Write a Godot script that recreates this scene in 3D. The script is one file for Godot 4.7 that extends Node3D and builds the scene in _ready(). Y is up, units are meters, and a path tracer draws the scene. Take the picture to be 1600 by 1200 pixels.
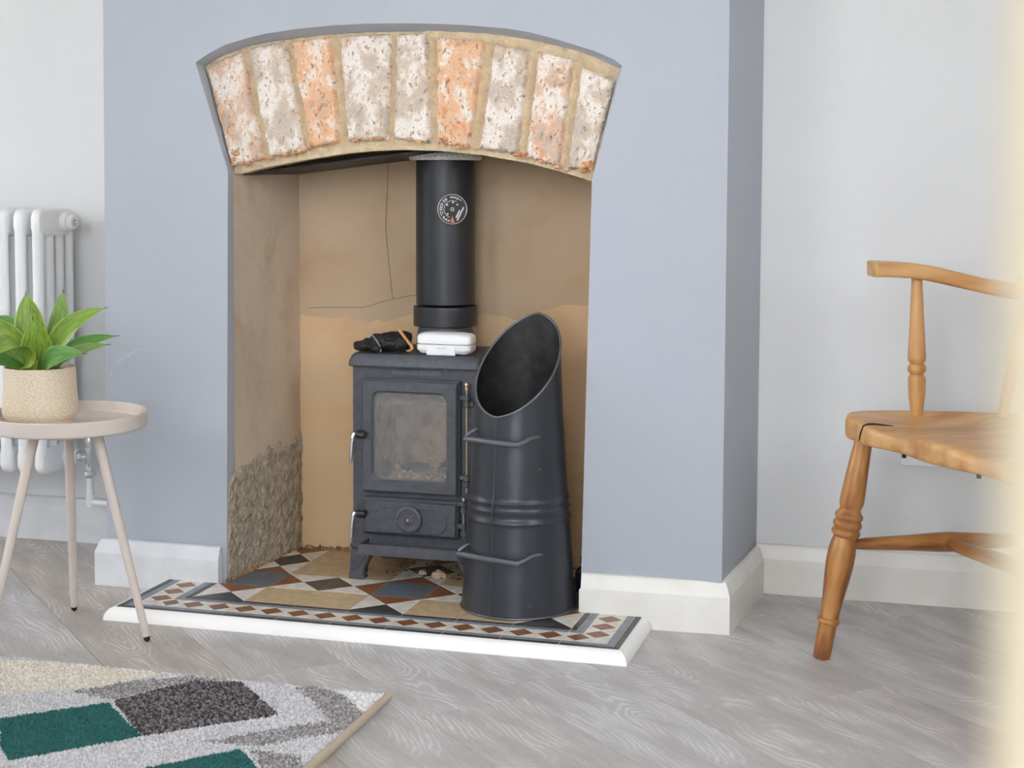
extends Node3D
# A small sitting room: chimney breast with a brick arch, cast iron stove, tiled hearth. Metres, y up; the hearth's inner front edge is z = 0.

const T := 0.108          # one hearth tile
const HEARTH := 0.024     # top of the hearth tiles
const BACK := -0.445      # face of the alcove walls
const FACE := -0.125      # face of the chimney breast
# outlines of the rug's blocks, x and z
const RUG_GREEN := [Vector2(0.022, 0.675), Vector2(0.143, 0.563), Vector2(0.268, 0.683), Vector2(0.137, 0.823), Vector2(0.090, 0.776)]
const RUG_DARK := [Vector2(0.150, 0.558), Vector2(0.184, 0.493), Vector2(0.222, 0.435), Vector2(0.299, 0.416), Vector2(0.424, 0.542), Vector2(0.345, 0.612), Vector2(0.268, 0.683)]
const RUG_GREEN2 := [Vector2(0.334, 0.795), Vector2(0.430, 0.690), Vector2(0.488, 0.750), Vector2(0.534, 0.798), Vector2(0.392, 0.874)]
const RUG_CREAM := [Vector2(-0.149, 0.419), Vector2(-0.001, 0.398), Vector2(0.156, 0.409), Vector2(0.087, 0.505), Vector2(-0.028, 0.565), Vector2(-0.042, 0.579)]
const RUG_STREAK := [Vector2(0.057, 0.533), Vector2(0.120, 0.461), Vector2(0.198, 0.411), Vector2(0.258, 0.404), Vector2(0.294, 0.414), Vector2(0.220, 0.432), Vector2(0.182, 0.490), Vector2(0.143, 0.550)]
const RUG_RING := [Vector2(0.392, 0.409), Vector2(0.419, 0.394), Vector2(0.482, 0.425), Vector2(0.547, 0.500), Vector2(0.552, 0.572), Vector2(0.527, 0.596), Vector2(0.505, 0.542), Vector2(0.454, 0.475)]
const RUG_WEDGE := [Vector2(0.367, 0.676), Vector2(0.422, 0.619), Vector2(0.505, 0.545), Vector2(0.527, 0.596), Vector2(0.496, 0.622), Vector2(0.448, 0.674)]
const RUG_WHITE := [Vector2(0.471, 0.409), Vector2(0.547, 0.403), Vector2(0.545, 0.492)]
const RUG_LOW := [Vector2(0.445, 0.686), Vector2(0.526, 0.693), Vector2(0.548, 0.733), Vector2(0.542, 0.795), Vector2(0.489, 0.750)]
const RUG_LEFT := [Vector2(-0.145, 0.425), Vector2(-0.102, 0.464), Vector2(-0.044, 0.547), Vector2(-0.042, 0.579)]
var used := {}
var M := {}
var rng := RandomNumberGenerator.new()

# ---------------------------------------------------------------- mesh builder
class MB:
	var p := PackedVector3Array()
	var uv := PackedVector2Array()
	func tri(a: Vector3, b: Vector3, c: Vector3, ua := Vector2.ZERO, ub := Vector2.ZERO, uc := Vector2.ZERO) -> void:   # counter-clockwise from outside
		p.append(a); p.append(b); p.append(c)
		uv.append(ua); uv.append(ub); uv.append(uc)
	func quad(a: Vector3, b: Vector3, c: Vector3, d: Vector3) -> void:
		tri(a, b, c); tri(a, c, d)
	func fix(start: int) -> void:      # turn a closed piece right side out
		var mid := Vector3.ZERO
		for i in range(start, p.size()):
			mid += p[i]
		mid /= maxi(1, p.size() - start)
		var vol := 0.0
		for i in range(start, p.size(), 3):
			vol += (p[i] - mid).dot((p[i + 1] - mid).cross(p[i + 2] - mid))
		if vol < 0.0:
			for i in range(start, p.size(), 3):
				var t := p[i + 1]
				p[i + 1] = p[i + 2]
				p[i + 2] = t
				var u := uv[i + 1]
				uv[i + 1] = uv[i + 2]
				uv[i + 2] = u
	func ctri(a: Vector3, b: Vector3, c: Vector3, mid: Vector3) -> void:
		if (b - a).cross(c - a).dot((a + b + c) / 3.0 - mid) < 0.0:
			tri(a, c, b)
		else:
			tri(a, b, c)
	func cquad(a: Vector3, b: Vector3, c: Vector3, d: Vector3, mid: Vector3) -> void:
		ctri(a, b, c, mid); ctri(a, c, d, mid)
	func box(c: Vector3, s: Vector3, bev := 0.0, bs := Basis()) -> MB:
		var h := s / 2.0
		var b := minf(bev, minf(h.x, minf(h.y, h.z)) * 0.98)
		var fx := func(sx: float, sy: float, sz: float) -> Vector3: return c + bs * Vector3(sx * h.x, sy * (h.y - b), sz * (h.z - b))
		var fy := func(sx: float, sy: float, sz: float) -> Vector3: return c + bs * Vector3(sx * (h.x - b), sy * h.y, sz * (h.z - b))
		var fz := func(sx: float, sy: float, sz: float) -> Vector3: return c + bs * Vector3(sx * (h.x - b), sy * (h.y - b), sz * h.z)
		for s1: float in [-1.0, 1.0]:
			cquad(fx.call(s1, -1.0, -1.0), fx.call(s1, 1.0, -1.0), fx.call(s1, 1.0, 1.0), fx.call(s1, -1.0, 1.0), c)
			cquad(fy.call(-1.0, s1, -1.0), fy.call(1.0, s1, -1.0), fy.call(1.0, s1, 1.0), fy.call(-1.0, s1, 1.0), c)
			cquad(fz.call(-1.0, -1.0, s1), fz.call(1.0, -1.0, s1), fz.call(1.0, 1.0, s1), fz.call(-1.0, 1.0, s1), c)
			if b > 0.0:
				for s2: float in [-1.0, 1.0]:
					cquad(fx.call(s1, s2, -1.0), fx.call(s1, s2, 1.0), fy.call(s1, s2, 1.0), fy.call(s1, s2, -1.0), c)
					cquad(fx.call(s1, -1.0, s2), fx.call(s1, 1.0, s2), fz.call(s1, 1.0, s2), fz.call(s1, -1.0, s2), c)
					cquad(fy.call(-1.0, s1, s2), fy.call(1.0, s1, s2), fz.call(1.0, s1, s2), fz.call(-1.0, s1, s2), c)
					for s3: float in [-1.0, 1.0]:
						ctri(fx.call(s1, s2, s3), fy.call(s1, s2, s3), fz.call(s1, s2, s3), c)
		return self
	func rings(rr: Array, closed_ring := true, cap := true, closed_path := false) -> MB:   # a skin over equal-length rings
		var start := p.size()
		var n: int = rr[0].size()
		var m := rr.size()
		for i in (m if closed_path else m - 1):
			var a: PackedVector3Array = rr[i]
			var b: PackedVector3Array = rr[(i + 1) % m]
			for j in (n if closed_ring else n - 1):
				var k := (j + 1) % n
				quad(a[j], a[k], b[k], b[j])
		if cap and not closed_path:
			for e in [0, m - 1]:
				var r: PackedVector3Array = rr[e]
				var mid := Vector3.ZERO
				for v in r:
					mid += v
				mid /= n
				for j in n:
					if e == 0:
						tri(mid, r[(j + 1) % n], r[j])
					else:
						tri(mid, r[j], r[(j + 1) % n])
		fix(start)
		return self
	func lathe(prof: Array, segs := 32, xf := Transform3D(), cap := true) -> MB:    # prof: Vector2(radius, y)
		var rr := []
		for q: Vector2 in prof:
			var r := PackedVector3Array()
			for j in segs:
				var a := TAU * j / segs
				r.append(xf * Vector3(q.x * cos(a), q.y, q.x * sin(a)))
			rr.append(r)
		return rings(rr, true, cap)
	func torus(rad: float, tube_r: float, segs := 40, ts := 10, xf := Transform3D()) -> MB:
		var rr := []
		for j in segs:
			var a := TAU * j / segs
			var r := PackedVector3Array()
			for k in ts:
				var b := TAU * k / ts
				r.append(xf * Vector3((rad + tube_r * cos(b)) * cos(a), tube_r * sin(b), (rad + tube_r * cos(b)) * sin(a)))
			rr.append(r)
		return rings(rr, true, false, true)
	func tube(pts: Array, radii: Array, segs := 12, flat := 1.0, closed := false, up := Vector3.UP) -> MB:
		var rr := []
		var m := pts.size()
		var side := Vector3.ZERO
		for i in m:
			var a: Vector3 = pts[(i - 1 + m) % m] if closed else pts[maxi(i - 1, 0)]
			var b: Vector3 = pts[(i + 1) % m] if closed else pts[mini(i + 1, m - 1)]
			var d := (b - a).normalized()
			if side == Vector3.ZERO:
				side = d.cross(up)
				if side.length() < 0.05:
					side = d.cross(Vector3.RIGHT)
			side = (side - d * side.dot(d)).normalized()
			var nn := d.cross(side).normalized()
			var r := PackedVector3Array()
			var rad: float = radii[mini(i, radii.size() - 1)]
			for j in segs:
				var t := TAU * j / segs
				r.append(pts[i] + side * rad * cos(t) + nn * rad * flat * sin(t))
			rr.append(r)
		return rings(rr, true, not closed, closed)
	func prism(poly: PackedVector2Array, y0: float, y1: float, bev := 0.0, xf := Transform3D()) -> MB:   # polygon in x, z; between two heights
		var start := p.size()
		var n := poly.size()
		var area := 0.0
		for i in n:
			area += poly[i].cross(poly[(i + 1) % n])
		var sg := 1.0 if area > 0.0 else -1.0
		var top := PackedVector2Array()
		for i in n:
			var e0 := (poly[i] - poly[(i - 1 + n) % n]).normalized()
			var e1 := (poly[(i + 1) % n] - poly[i]).normalized()
			var n0 := Vector2(-e0.y, e0.x) * sg
			var n1 := Vector2(-e1.y, e1.x) * sg
			var bi := n0 + n1
			var len2 := bi.length_squared()
			top.append(poly[i] + (bi * (2.0 * bev / len2) if len2 > 0.2 else Vector2.ZERO))
		var at := func(q: Vector2, y: float) -> Vector3: return xf * Vector3(q.x, y, q.y)
		var ids := Geometry2D.triangulate_polygon(poly)
		var yb := y1 - bev
		for i in range(0, ids.size(), 3):
			var a := ids[i]
			var b := ids[i + 1]
			var c := ids[i + 2]
			if (poly[b] - poly[a]).cross(poly[c] - poly[a]) < 0.0:
				var t := b
				b = c
				c = t
			tri(at.call(poly[a], y0), at.call(poly[b], y0), at.call(poly[c], y0), poly[a], poly[b], poly[c])
			tri(at.call(top[a], y1), at.call(top[c], y1), at.call(top[b], y1), top[a], top[c], top[b])
		for i in n:
			var k := (i + 1) % n
			var a := i
			var b := k
			if sg < 0.0:
				a = k
				b = i
			var q := [at.call(poly[a], y0), at.call(poly[a], yb), at.call(poly[b], yb), at.call(poly[b], y0)]
			tri(q[0], q[1], q[2], poly[a], poly[a], poly[b]); tri(q[0], q[2], q[3], poly[a], poly[b], poly[b])
			if bev > 0.0:
				tri(q[1], at.call(top[a], y1), at.call(top[b], y1), poly[a], top[a], top[b]); tri(q[1], at.call(top[b], y1), q[2], poly[a], top[b], poly[b])
		fix(start)
		return self
	func slab(f: Callable, nu: int, nv: int, back: Callable) -> MB:    # a closed sheet: f(u, v) is the front, back(u, v) the back
		var start := p.size()
		var g := []
		var h := []
		for i in nu + 1:
			var a := PackedVector3Array()
			var b := PackedVector3Array()
			for j in nv + 1:
				a.append(f.call(float(i) / nu, float(j) / nv))
				b.append(back.call(float(i) / nu, float(j) / nv))
			g.append(a)
			h.append(b)
		for i in nu:
			for j in nv:
				quad(g[i][j], g[i + 1][j], g[i + 1][j + 1], g[i][j + 1])
				quad(h[i][j], h[i][j + 1], h[i + 1][j + 1], h[i + 1][j])
		for i in nu:
			quad(g[i + 1][0], g[i][0], h[i][0], h[i + 1][0])
			quad(g[i][nv], g[i + 1][nv], h[i + 1][nv], h[i][nv])
		for j in nv:
			quad(g[0][j], g[0][j + 1], h[0][j + 1], h[0][j])
			quad(g[nu][j + 1], g[nu][j], h[nu][j], h[nu][j + 1])
		fix(start)
		return self
	func mesh(angle := 40.0) -> ArrayMesh:
		var n := p.size()
		var fn := PackedVector3Array()
		fn.resize(n / 3)
		var at := {}
		for i in range(0, n, 3):
			fn[i / 3] = (p[i + 1] - p[i]).cross(p[i + 2] - p[i])
			for k in 3:
				var key := Vector3i((p[i + k] * 50000.0).round())
				if at.has(key):
					at[key].append(i / 3)
				else:
					at[key] = PackedInt32Array([i / 3])
		var unit := PackedVector3Array()
		unit.resize(fn.size())
		for i in fn.size():
			unit[i] = fn[i].normalized()
		var lim := cos(deg_to_rad(angle))
		var nr := PackedVector3Array()
		nr.resize(n)
		for i in n:
			var key := Vector3i((p[i] * 50000.0).round())
			var me := unit[i / 3]
			var s := Vector3.ZERO
			for f in at[key]:
				if unit[f].dot(me) >= lim:
					s += fn[f]
			nr[i] = s.normalized() if s.length_squared() > 1e-24 else me
		var pp := PackedVector3Array()
		var nn := PackedVector3Array()
		var uu := PackedVector2Array()
		for i in range(0, n, 3):
			for k in [0, 2, 1]:
				pp.append(p[i + k]); nn.append(nr[i + k]); uu.append(uv[i + k])
		var arr := []
		arr.resize(Mesh.ARRAY_MAX)
		arr[Mesh.ARRAY_VERTEX] = pp
		arr[Mesh.ARRAY_NORMAL] = nn
		arr[Mesh.ARRAY_TEX_UV] = uu
		var m := ArrayMesh.new()
		m.add_surface_from_arrays(Mesh.PRIMITIVE_TRIANGLES, arr)
		return m

# ---------------------------------------------------------------- naming and building
func numbered(called: String, parent: Node) -> String:
	var key := str(parent.get_instance_id()) + called
	used[key] = used.get(key, -1) + 1
	return called if used[key] == 0 else "%s_%03d" % [called, used[key]]

func tag(o: Node, label: String, category: String, group := "") -> Node:
	o.set_meta("label", label); o.set_meta("category", category)
	if group != "":
		o.set_meta("group", group)
	return o

func thing(called: String, label: String, category: String, at := Vector3.ZERO, turn := 0.0, group := "") -> Node3D:
	var o := Node3D.new()
	o.name = numbered(called, self)
	add_child(o, true)
	o.position = at
	o.rotation.y = turn
	tag(o, label, category, group)
	return o

func put(called: String, mesh: Mesh, m: Material, parent: Node, xf := Transform3D()) -> MeshInstance3D:
	var o := MeshInstance3D.new()
	o.name = numbered(called, parent)
	o.mesh = mesh
	o.material_override = m
	o.transform = xf
	parent.add_child(o, true)
	return o

func part(called: String, b: MB, m: Material, parent: Node, angle := 40.0, xf := Transform3D()) -> MeshInstance3D:
	return put(called, b.mesh(angle), m, parent, xf)

func struct(called: String, b: MB, m: Material, angle := 30.0) -> MeshInstance3D:
	var o := part(called, b, m, self, angle)
	o.set_meta("kind", "structure")
	return o

func c8(r: int, g: int, b: int) -> Color:
	return Color(r / 255.0, g / 255.0, b / 255.0)

func along(a: Vector3, b: Vector3) -> Transform3D:     # y axis from a to b
	var y := (b - a).normalized()
	var x := y.cross(Vector3.BACK)
	if x.length() < 0.05:
		x = y.cross(Vector3.RIGHT)
	x = x.normalized()
	return Transform3D(Basis(x, y, x.cross(y).normalized()), a)

# ---------------------------------------------------------------- materials
func noise(sd: int, freq: float, oct := 4, kind := FastNoiseLite.TYPE_SIMPLEX_SMOOTH) -> FastNoiseLite:
	var n := FastNoiseLite.new()
	n.seed = sd
	n.noise_type = kind
	n.frequency = freq
	n.fractal_octaves = oct
	return n

func ntex(sd: int, freq: float, stops: Array, oct := 4, size := 512, kind := FastNoiseLite.TYPE_SIMPLEX_SMOOTH) -> NoiseTexture2D:
	var t := NoiseTexture2D.new()
	t.width = size
	t.height = size
	t.seamless = true
	t.noise = noise(sd, freq, oct, kind)
	var g := Gradient.new()
	var off := PackedFloat32Array()
	var col := PackedColorArray()
	for s: Array in stops:
		off.append(s[0])
		col.append(s[1])
	g.offsets = off
	g.colors = col
	t.color_ramp = g
	return t

func bumps(sd: int, freq: float, oct := 4, size := 512) -> NoiseTexture2D:
	return ntex(sd, freq, [[0.0, Color.BLACK], [1.0, Color.WHITE]], oct, size)

func mat(col: Color, rough := 0.6, metal := 0.0) -> StandardMaterial3D:
	var m := StandardMaterial3D.new()
	m.albedo_color = col
	m.roughness = rough
	m.metallic = metal
	return m

func tex(m: StandardMaterial3D, albedo: Texture2D, scale := Vector3.ONE, height: Texture2D = null, cm := 0.1) -> StandardMaterial3D:
	m.uv1_triplanar = true
	m.uv1_scale = scale
	m.uv1_triplanar_sharpness = 4.0
	if albedo:
		m.albedo_texture = albedo
	if height:
		m.heightmap_enabled = true
		m.heightmap_texture = height
		m.heightmap_scale = cm
	return m

func over(m: StandardMaterial3D, albedo: Texture2D, mask: Texture2D) -> StandardMaterial3D:
	m.detail_enabled = true
	m.detail_albedo = albedo
	m.detail_mask = mask
	m.detail_blend_mode = BaseMaterial3D.BLEND_MODE_MIX
	m.uv2_triplanar = true
	m.uv2_scale = m.uv1_scale
	return m

func plank_image(sd: int, dark: Color, light: Color, pale: Color) -> ImageTexture:     # limed oak: rings of a log cut lengthwise
	var w := 1024
	var h := 192
	var im := Image.create(w, h, false, Image.FORMAT_RGB8)
	var lo := noise(sd, 1.0, 2)
	var st := noise(sd + 7, 1.0, 3)
	var bl := noise(sd + 13, 1.0, 3)
	for i in w:
		var u := 1.2 * i / w
		var deep := 0.035 + 0.075 * lo.get_noise_2d(u * 1.7, 3.0) + 0.02 * lo.get_noise_2d(u * 5.0, 40.0)
		var mid := 0.092 + 0.05 * lo.get_noise_2d(u * 1.3, 11.0)
		for j in h:
			var v := 0.184 * j / h
			var wob := 0.0065 * lo.get_noise_2d(u * 4.5, v * 22.0 + 60.0) + 0.0016 * st.get_noise_2d(u * 20.0, v * 90.0)
			var r := sqrt((v - mid) * (v - mid) + deep * deep) + wob
			var k := fposmod(r / 0.0085, 1.0)
			var ring := pow(k, 3.0)
			var streak := st.get_noise_2d(u * 9.0, v * 900.0) * 0.5 + st.get_noise_2d(u * 24.0, v * 2200.0) * 0.5
			var patch := bl.get_noise_2d(u * 4.0, v * 14.0)
			var t := clampf(0.45 + 0.75 * streak + 0.5 * patch, 0.0, 1.0)
			var c := dark.lerp(light, t)
			c = c.lerp(pale, clampf(ring * (0.34 + 1.3 * patch + 0.5 * lo.get_noise_2d(u * 3.0, v * 30.0 + 200.0)), 0.0, 0.72))
			c = c.lerp(dark, clampf((0.35 - absf(k - 0.45)) * (0.6 + patch), 0.0, 0.30))
			if streak < -0.28:
				c = c.lerp(dark, 0.35)
			im.set_pixel(i, j, c)
	return ImageTexture.create_from_image(im)

func make_materials() -> void:
	var fine := bumps(3, 0.02, 4)
	var rough := bumps(5, 0.012, 5)
	var grit := bumps(8, 0.06, 4)
	# painted plaster: a roller's faint stipple, patches a shade apart
	M.breast = tex(mat(c8(176, 181, 189), 0.62), ntex(21, 0.006, [[0.2, c8(253, 253, 254)], [0.8, c8(255, 255, 255)]]), Vector3(1.1, 1.1, 1.1))
	M.white_wall = tex(mat(c8(228, 229, 229), 0.7), ntex(22, 0.006, [[0.2, c8(253, 253, 253)], [0.8, c8(255, 255, 255)]]), Vector3(1.1, 1.1, 1.1))
	M.gloss = mat(c8(250, 249, 246), 0.32)
	M.skirting = tex(mat(c8(224, 225, 228), 0.32), ntex(60, 0.01, [[0.35, Color.WHITE], [0.75, c8(247, 247, 247)]]), Vector3(2, 2, 2))
	M.cream_gloss = tex(mat(c8(236, 234, 228), 0.34), ntex(61, 0.01, [[0.35, Color.WHITE], [0.75, c8(251, 250, 247)]]), Vector3(2, 2, 2))
	M.scuff = mat(c8(196, 200, 206), 0.5)
	M.casing = mat(c8(216, 204, 175), 0.45)
	M.ceiling = mat(c8(240, 240, 238), 0.8)
	# fire recess
	M.plaster = tex(mat(Color.WHITE, 0.92), ntex(31, 0.004, [[0.15, c8(214, 178, 138)], [0.5, c8(222, 188, 148)], [0.85, c8(220, 192, 156)]], 5), Vector3(1.3, 1.3, 1.3), rough, 0.25)  # yellower lower coat, its tone also lifted for stronger light low down
	M.plaster_upper_shaded = tex(mat(Color.WHITE, 0.92), ntex(34, 0.004, [[0.15, c8(194, 168, 139)], [0.8, c8(202, 179, 151)]], 5), Vector3(1.3, 1.3, 1.3), rough, 0.2)  # browner upper coat, also darkened to stand in for weaker light
	M.plaster_cheek = tex(mat(Color.WHITE, 0.92), ntex(39, 0.004, [[0.15, c8(198, 178, 154)], [0.8, c8(210, 192, 168)]], 5), Vector3(1.3, 1.3, 1.3), rough, 0.3)  # the upper coat's plaster, lightened to even out light on the cheek
	for k: Array in [[M.plaster, 33], [M.plaster_upper_shaded, 35], [M.plaster_cheek, 34]]:      # brown water stains
		over(k[0], ntex(32, 0.02, [[0.0, c8(174, 144, 110)], [1.0, c8(196, 166, 130)]]), ntex(k[1], 0.010, [[0.62, Color.BLACK], [0.9, c8(110, 110, 110)]], 5))
	M.cement = tex(mat(Color.WHITE, 0.95), ntex(36, 0.03, [[0.1, c8(150, 138, 118)], [0.5, c8(178, 166, 146)], [0.9, c8(196, 184, 164)]], 5), Vector3(2.2, 2.2, 2.2), grit, 0.5)
	M.rubble = tex(mat(Color.WHITE, 0.95), ntex(37, 0.03, [[0.15, c8(116, 88, 60)], [0.5, c8(172, 138, 98)], [0.85, c8(204, 172, 130)]], 4), Vector3(4, 4, 4), grit, 0.4)
	M.mortar = tex(mat(Color.WHITE, 0.95), ntex(38, 0.02, [[0.1, c8(200, 178, 144)], [0.9, c8(222, 201, 168)]], 4), Vector3(3, 3, 3), grit, 0.3)
	for k in 3:
		var two := brick_images(420 + 11 * k, [[c8(216, 178, 150), c8(226, 200, 178)], [c8(228, 176, 136), c8(228, 192, 160)], [c8(206, 186, 164), c8(222, 206, 188)]][k], [0.10, 0.02, 0.22][k])
		var m := mat(Color.WHITE, 0.95)
		m.albedo_texture = two[0]
		m.heightmap_enabled = true
		m.heightmap_texture = two[1]
		m.heightmap_scale = 0.32
		M["brick%d" % k] = m
	M.brick_raw = tex(mat(Color.WHITE, 0.93), ntex(52, 0.03, [[0.2, c8(190, 118, 74)], [0.5, c8(224, 172, 126)], [0.8, c8(230, 196, 162)]], 4), Vector3(5, 5, 5), grit, 0.4)
	M.soot_pit = mat(c8(88, 70, 56), 0.95)
	# tiles
	for a: Array in [["tile_white", 232, 226, 216], ["tile_buff", 204, 180, 142], ["tile_blue", 102, 113, 124], ["tile_brown", 140, 88, 54], ["tile_black", 62, 60, 60], ["tile_slate", 130, 139, 150]]:
		var col := c8(a[1], a[2], a[3])
		M[a[0]] = tex(mat(Color.WHITE, 0.38), ntex(70 + a[1], 0.02, [[0.1, col.darkened(0.10)], [0.6, col], [0.95, col.lightened(0.08)]], 5), Vector3(3, 3, 3))
	M.grout = mat(c8(226, 214, 196), 0.9)
	# metals
	M.iron = tex(mat(c8(90, 92, 99), 0.47, 0.2), ntex(81, 0.02, [[0.2, c8(228, 228, 228)], [0.8, Color.WHITE]]), Vector3(5, 5, 5), grit, 0.025)
	M.flue = mat(c8(48, 50, 54), 0.4, 0.2)
	M.plate = mat(c8(34, 34, 35), 0.55, 0.2)
	M.scuttle = tex(mat(c8(58, 61, 67), 0.33, 0.3), null, Vector3(3, 3, 3), rough, 0.05)
	over(M.scuttle, ntex(83, 0.02, [[0.0, c8(150, 148, 144)], [1.0, c8(190, 188, 184)]]), ntex(84, 0.05, [[0.9, Color.BLACK], [0.95, Color.WHITE]], 3))
	M.scuttle_in = tex(mat(c8(40, 39, 39), 0.55, 0.1), ntex(85, 0.02, [[0.2, c8(160, 158, 156)], [0.8, Color.WHITE]], 5), Vector3(3, 3, 3), rough, 0.08)
	M.handle = mat(c8(112, 115, 121), 0.3, 0.5)
	M.iron_highlight = mat(c8(124, 126, 132), 0.42, 0.3)      # raised letters coloured paler in place of their highlights
	M.rim = mat(c8(112, 114, 118), 0.32, 0.6)
	M.chrome = mat(c8(225, 226, 228), 0.14, 1.0)
	M.steel = mat(c8(205, 203, 196), 0.3, 0.95)
	M.brass = mat(c8(214, 196, 150), 0.28, 0.9)
	M.knob = mat(c8(38, 38, 40), 0.4, 0.2)
	M.glass = StandardMaterial3D.new()
	M.glass.albedo_color = Color(1, 1, 1, 0.08)
	M.glass.transparency = BaseMaterial3D.TRANSPARENCY_ALPHA
	M.glass.roughness = 0.03
	M.firebrick = tex(mat(Color.WHITE, 0.95), ntex(91, 0.01, [[0.1, c8(104, 88, 76)], [0.5, c8(150, 124, 98)], [0.9, c8(168, 140, 112)]], 5), Vector3(3, 3, 3), grit, 0.3)
	M.ash = tex(mat(Color.WHITE, 0.95), ntex(92, 0.03, [[0.1, c8(70, 58, 50)], [0.5, c8(170, 140, 110)], [0.9, c8(214, 190, 162)]], 5), Vector3(5, 5, 5), grit, 0.5)
	M.dirt = mat(c8(104, 80, 60), 0.95)
	M.char = mat(c8(40, 36, 34), 0.9)
	M.rope = tex(mat(c8(232, 230, 224), 0.95), null, Vector3(20, 20, 20), grit, 0.1)
	M.dial = mat(c8(22, 22, 24), 0.35)
	M.print_white = mat(c8(226, 226, 224), 0.5)
	M.print_red = mat(c8(206, 120, 104), 0.5)
	M.white_plastic = mat(c8(242, 242, 242), 0.35)
	M.leather = tex(mat(c8(40, 40, 42), 0.5), ntex(95, 0.03, [[0.2, c8(170, 170, 170)], [0.8, Color.WHITE]]), Vector3(9, 9, 9), grit, 0.15)
	M.tan = mat(c8(214, 160, 96), 0.75)
	M.piping = mat(c8(170, 172, 176), 0.5)
	# furniture
	M.taupe = mat(c8(213, 201, 191), 0.5)
	M.rubber = mat(c8(26, 25, 25), 0.7)
	M.stoneware = tex(mat(Color.WHITE, 0.42), ntex(101, 0.09, [[0.25, c8(206, 180, 146)], [0.5, c8(228, 212, 188)], [0.8, c8(236, 222, 202)]], 3), Vector3(6, 6, 6), fine, 0.02)
	M.soil = tex(mat(c8(58, 44, 34), 0.95), null, Vector3(10, 10, 10), grit, 0.4)
	M.enamel = mat(c8(240, 241, 242), 0.3)
	var wood := ntex(111, 0.010, [[0.1, c8(178, 126, 72)], [0.45, c8(202, 153, 98)], [0.75, c8(212, 166, 112)], [1.0, c8(222, 182, 132)]], 5)
	M.wood_y = tex(mat(Color.WHITE, 0.38), wood, Vector3(5, 0.9, 5))
	M.wood_x = tex(mat(Color.WHITE, 0.4), wood, Vector3(0.8, 4, 4))
	var wood2 := ntex(112, 0.010, [[0.1, c8(126, 76, 36)], [0.5, c8(172, 116, 62)], [0.9, c8(202, 150, 92)]], 5)
	M.leg_wood = tex(mat(Color.WHITE, 0.34), wood2, Vector3(6, 1.1, 6))
	var pile := bumps(121, 0.16, 2)
	for a: Array in [["pile_cream", 226, 218, 204], ["pile_grey", 204, 202, 204], ["pile_mid", 150, 145, 145], ["pile_dark", 92, 88, 90], ["pile_green", 38, 102, 97], ["pile_white", 232, 230, 230]]:
		var col := c8(a[1], a[2], a[3])
		var s := 0.55 if a[0] == "pile_dark" else 0.14
		if a[0] == "pile_mid":
			s = 0.3
		M[a[0]] = tex(mat(Color.WHITE, 1.0), ntex(122 + a[1], 0.13, [[0.25, col.darkened(s)], [0.5, col], [0.8, col.lightened(s * 0.6)]], 3), Vector3(5, 5, 5), pile, 0.6)
		M[a[0]].rim_enabled = true
		M[a[0]].rim = 0.4
	M.binding = tex(mat(c8(206, 190, 166), 0.9), null, Vector3(30, 30, 30), grit, 0.1)
	M.bottle = mat(c8(38, 38, 58), 0.25)
	M.underlay = mat(c8(90, 84, 78), 0.9)
	for k in 4:
		var m := mat(Color.WHITE, 0.5)
		m.albedo_texture = plank_image(200 + 17 * k, [c8(168, 159, 151), c8(178, 174, 171), c8(182, 178, 175), c8(176, 171, 168)][k], [c8(205, 196, 187), c8(214, 211, 210), c8(218, 215, 214), c8(212, 208, 207)][k], [c8(227, 219, 212), c8(234, 232, 230), c8(238, 236, 234), c8(232, 229, 227)][k])
		M["plank%d" % k] = m

func brick_images(sd: int, base: Array, white: float) -> Array:     # worn clay under lime, one metre by 0.4; with its relief
	var w := 800
	var h := 320
	var a := Image.create(w, h, false, Image.FORMAT_RGB8)
	var b := Image.create(w, h, false, Image.FORMAT_L8)
	var lo := noise(sd, 1.0, 3)
	var md := noise(sd + 1, 1.0, 4)
	var hi := noise(sd + 2, 1.0, 3)
	var lime := c8(238, 231, 223)
	var grey := c8(190, 184, 178)
	var raw := c8(214, 136, 84)
	var hole := c8(128, 98, 74)
	for i in w:
		for j in h:
			var x := i * 0.00125
			var y := j * 0.00125
			var l := lo.get_noise_2d(x * 17.0, y * 12.0)
			var m := md.get_noise_2d(x * 60.0, y * 42.0)
			var f := hi.get_noise_2d(x * 330.0, y * 260.0)
			var c: Color = base[0].lerp(base[1], clampf(0.5 + l + 0.5 * m, 0.0, 1.0))
			c = c.lerp(lime, 0.8 * smoothstep(-0.05, 0.5, l * 1.0 + m * 0.42 + white))
			c = c.lerp(grey, 0.5 * smoothstep(0.10, 0.55, -l * 1.0 + 0.5 * md.get_noise_2d(x * 44.0 + 70.0, y * 44.0) - 0.05 + white * 0.5))
			c = c.lerp(raw, 0.5 * smoothstep(0.22, 0.5, md.get_noise_2d(x * 26.0 + 30.0, y * 22.0) - white))
			var pit := smoothstep(0.40, 0.62, hi.get_noise_2d(x * 110.0 + 9.0, y * 64.0) + 0.3 * m + 0.12 * l)
			c = c.lerp(hole, 0.55 * pit)
			var v := 1.0 + 0.13 * f
			a.set_pixel(i, j, Color(c.r * v, c.g * v, c.b * v))
			var z := clampf(0.55 + 0.28 * m + 0.24 * f - 0.5 * pit, 0.0, 1.0)
			b.set_pixel(i, j, Color(z, z, z))
	return [ImageTexture.create_from_image(a), ImageTexture.create_from_image(b)]

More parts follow.
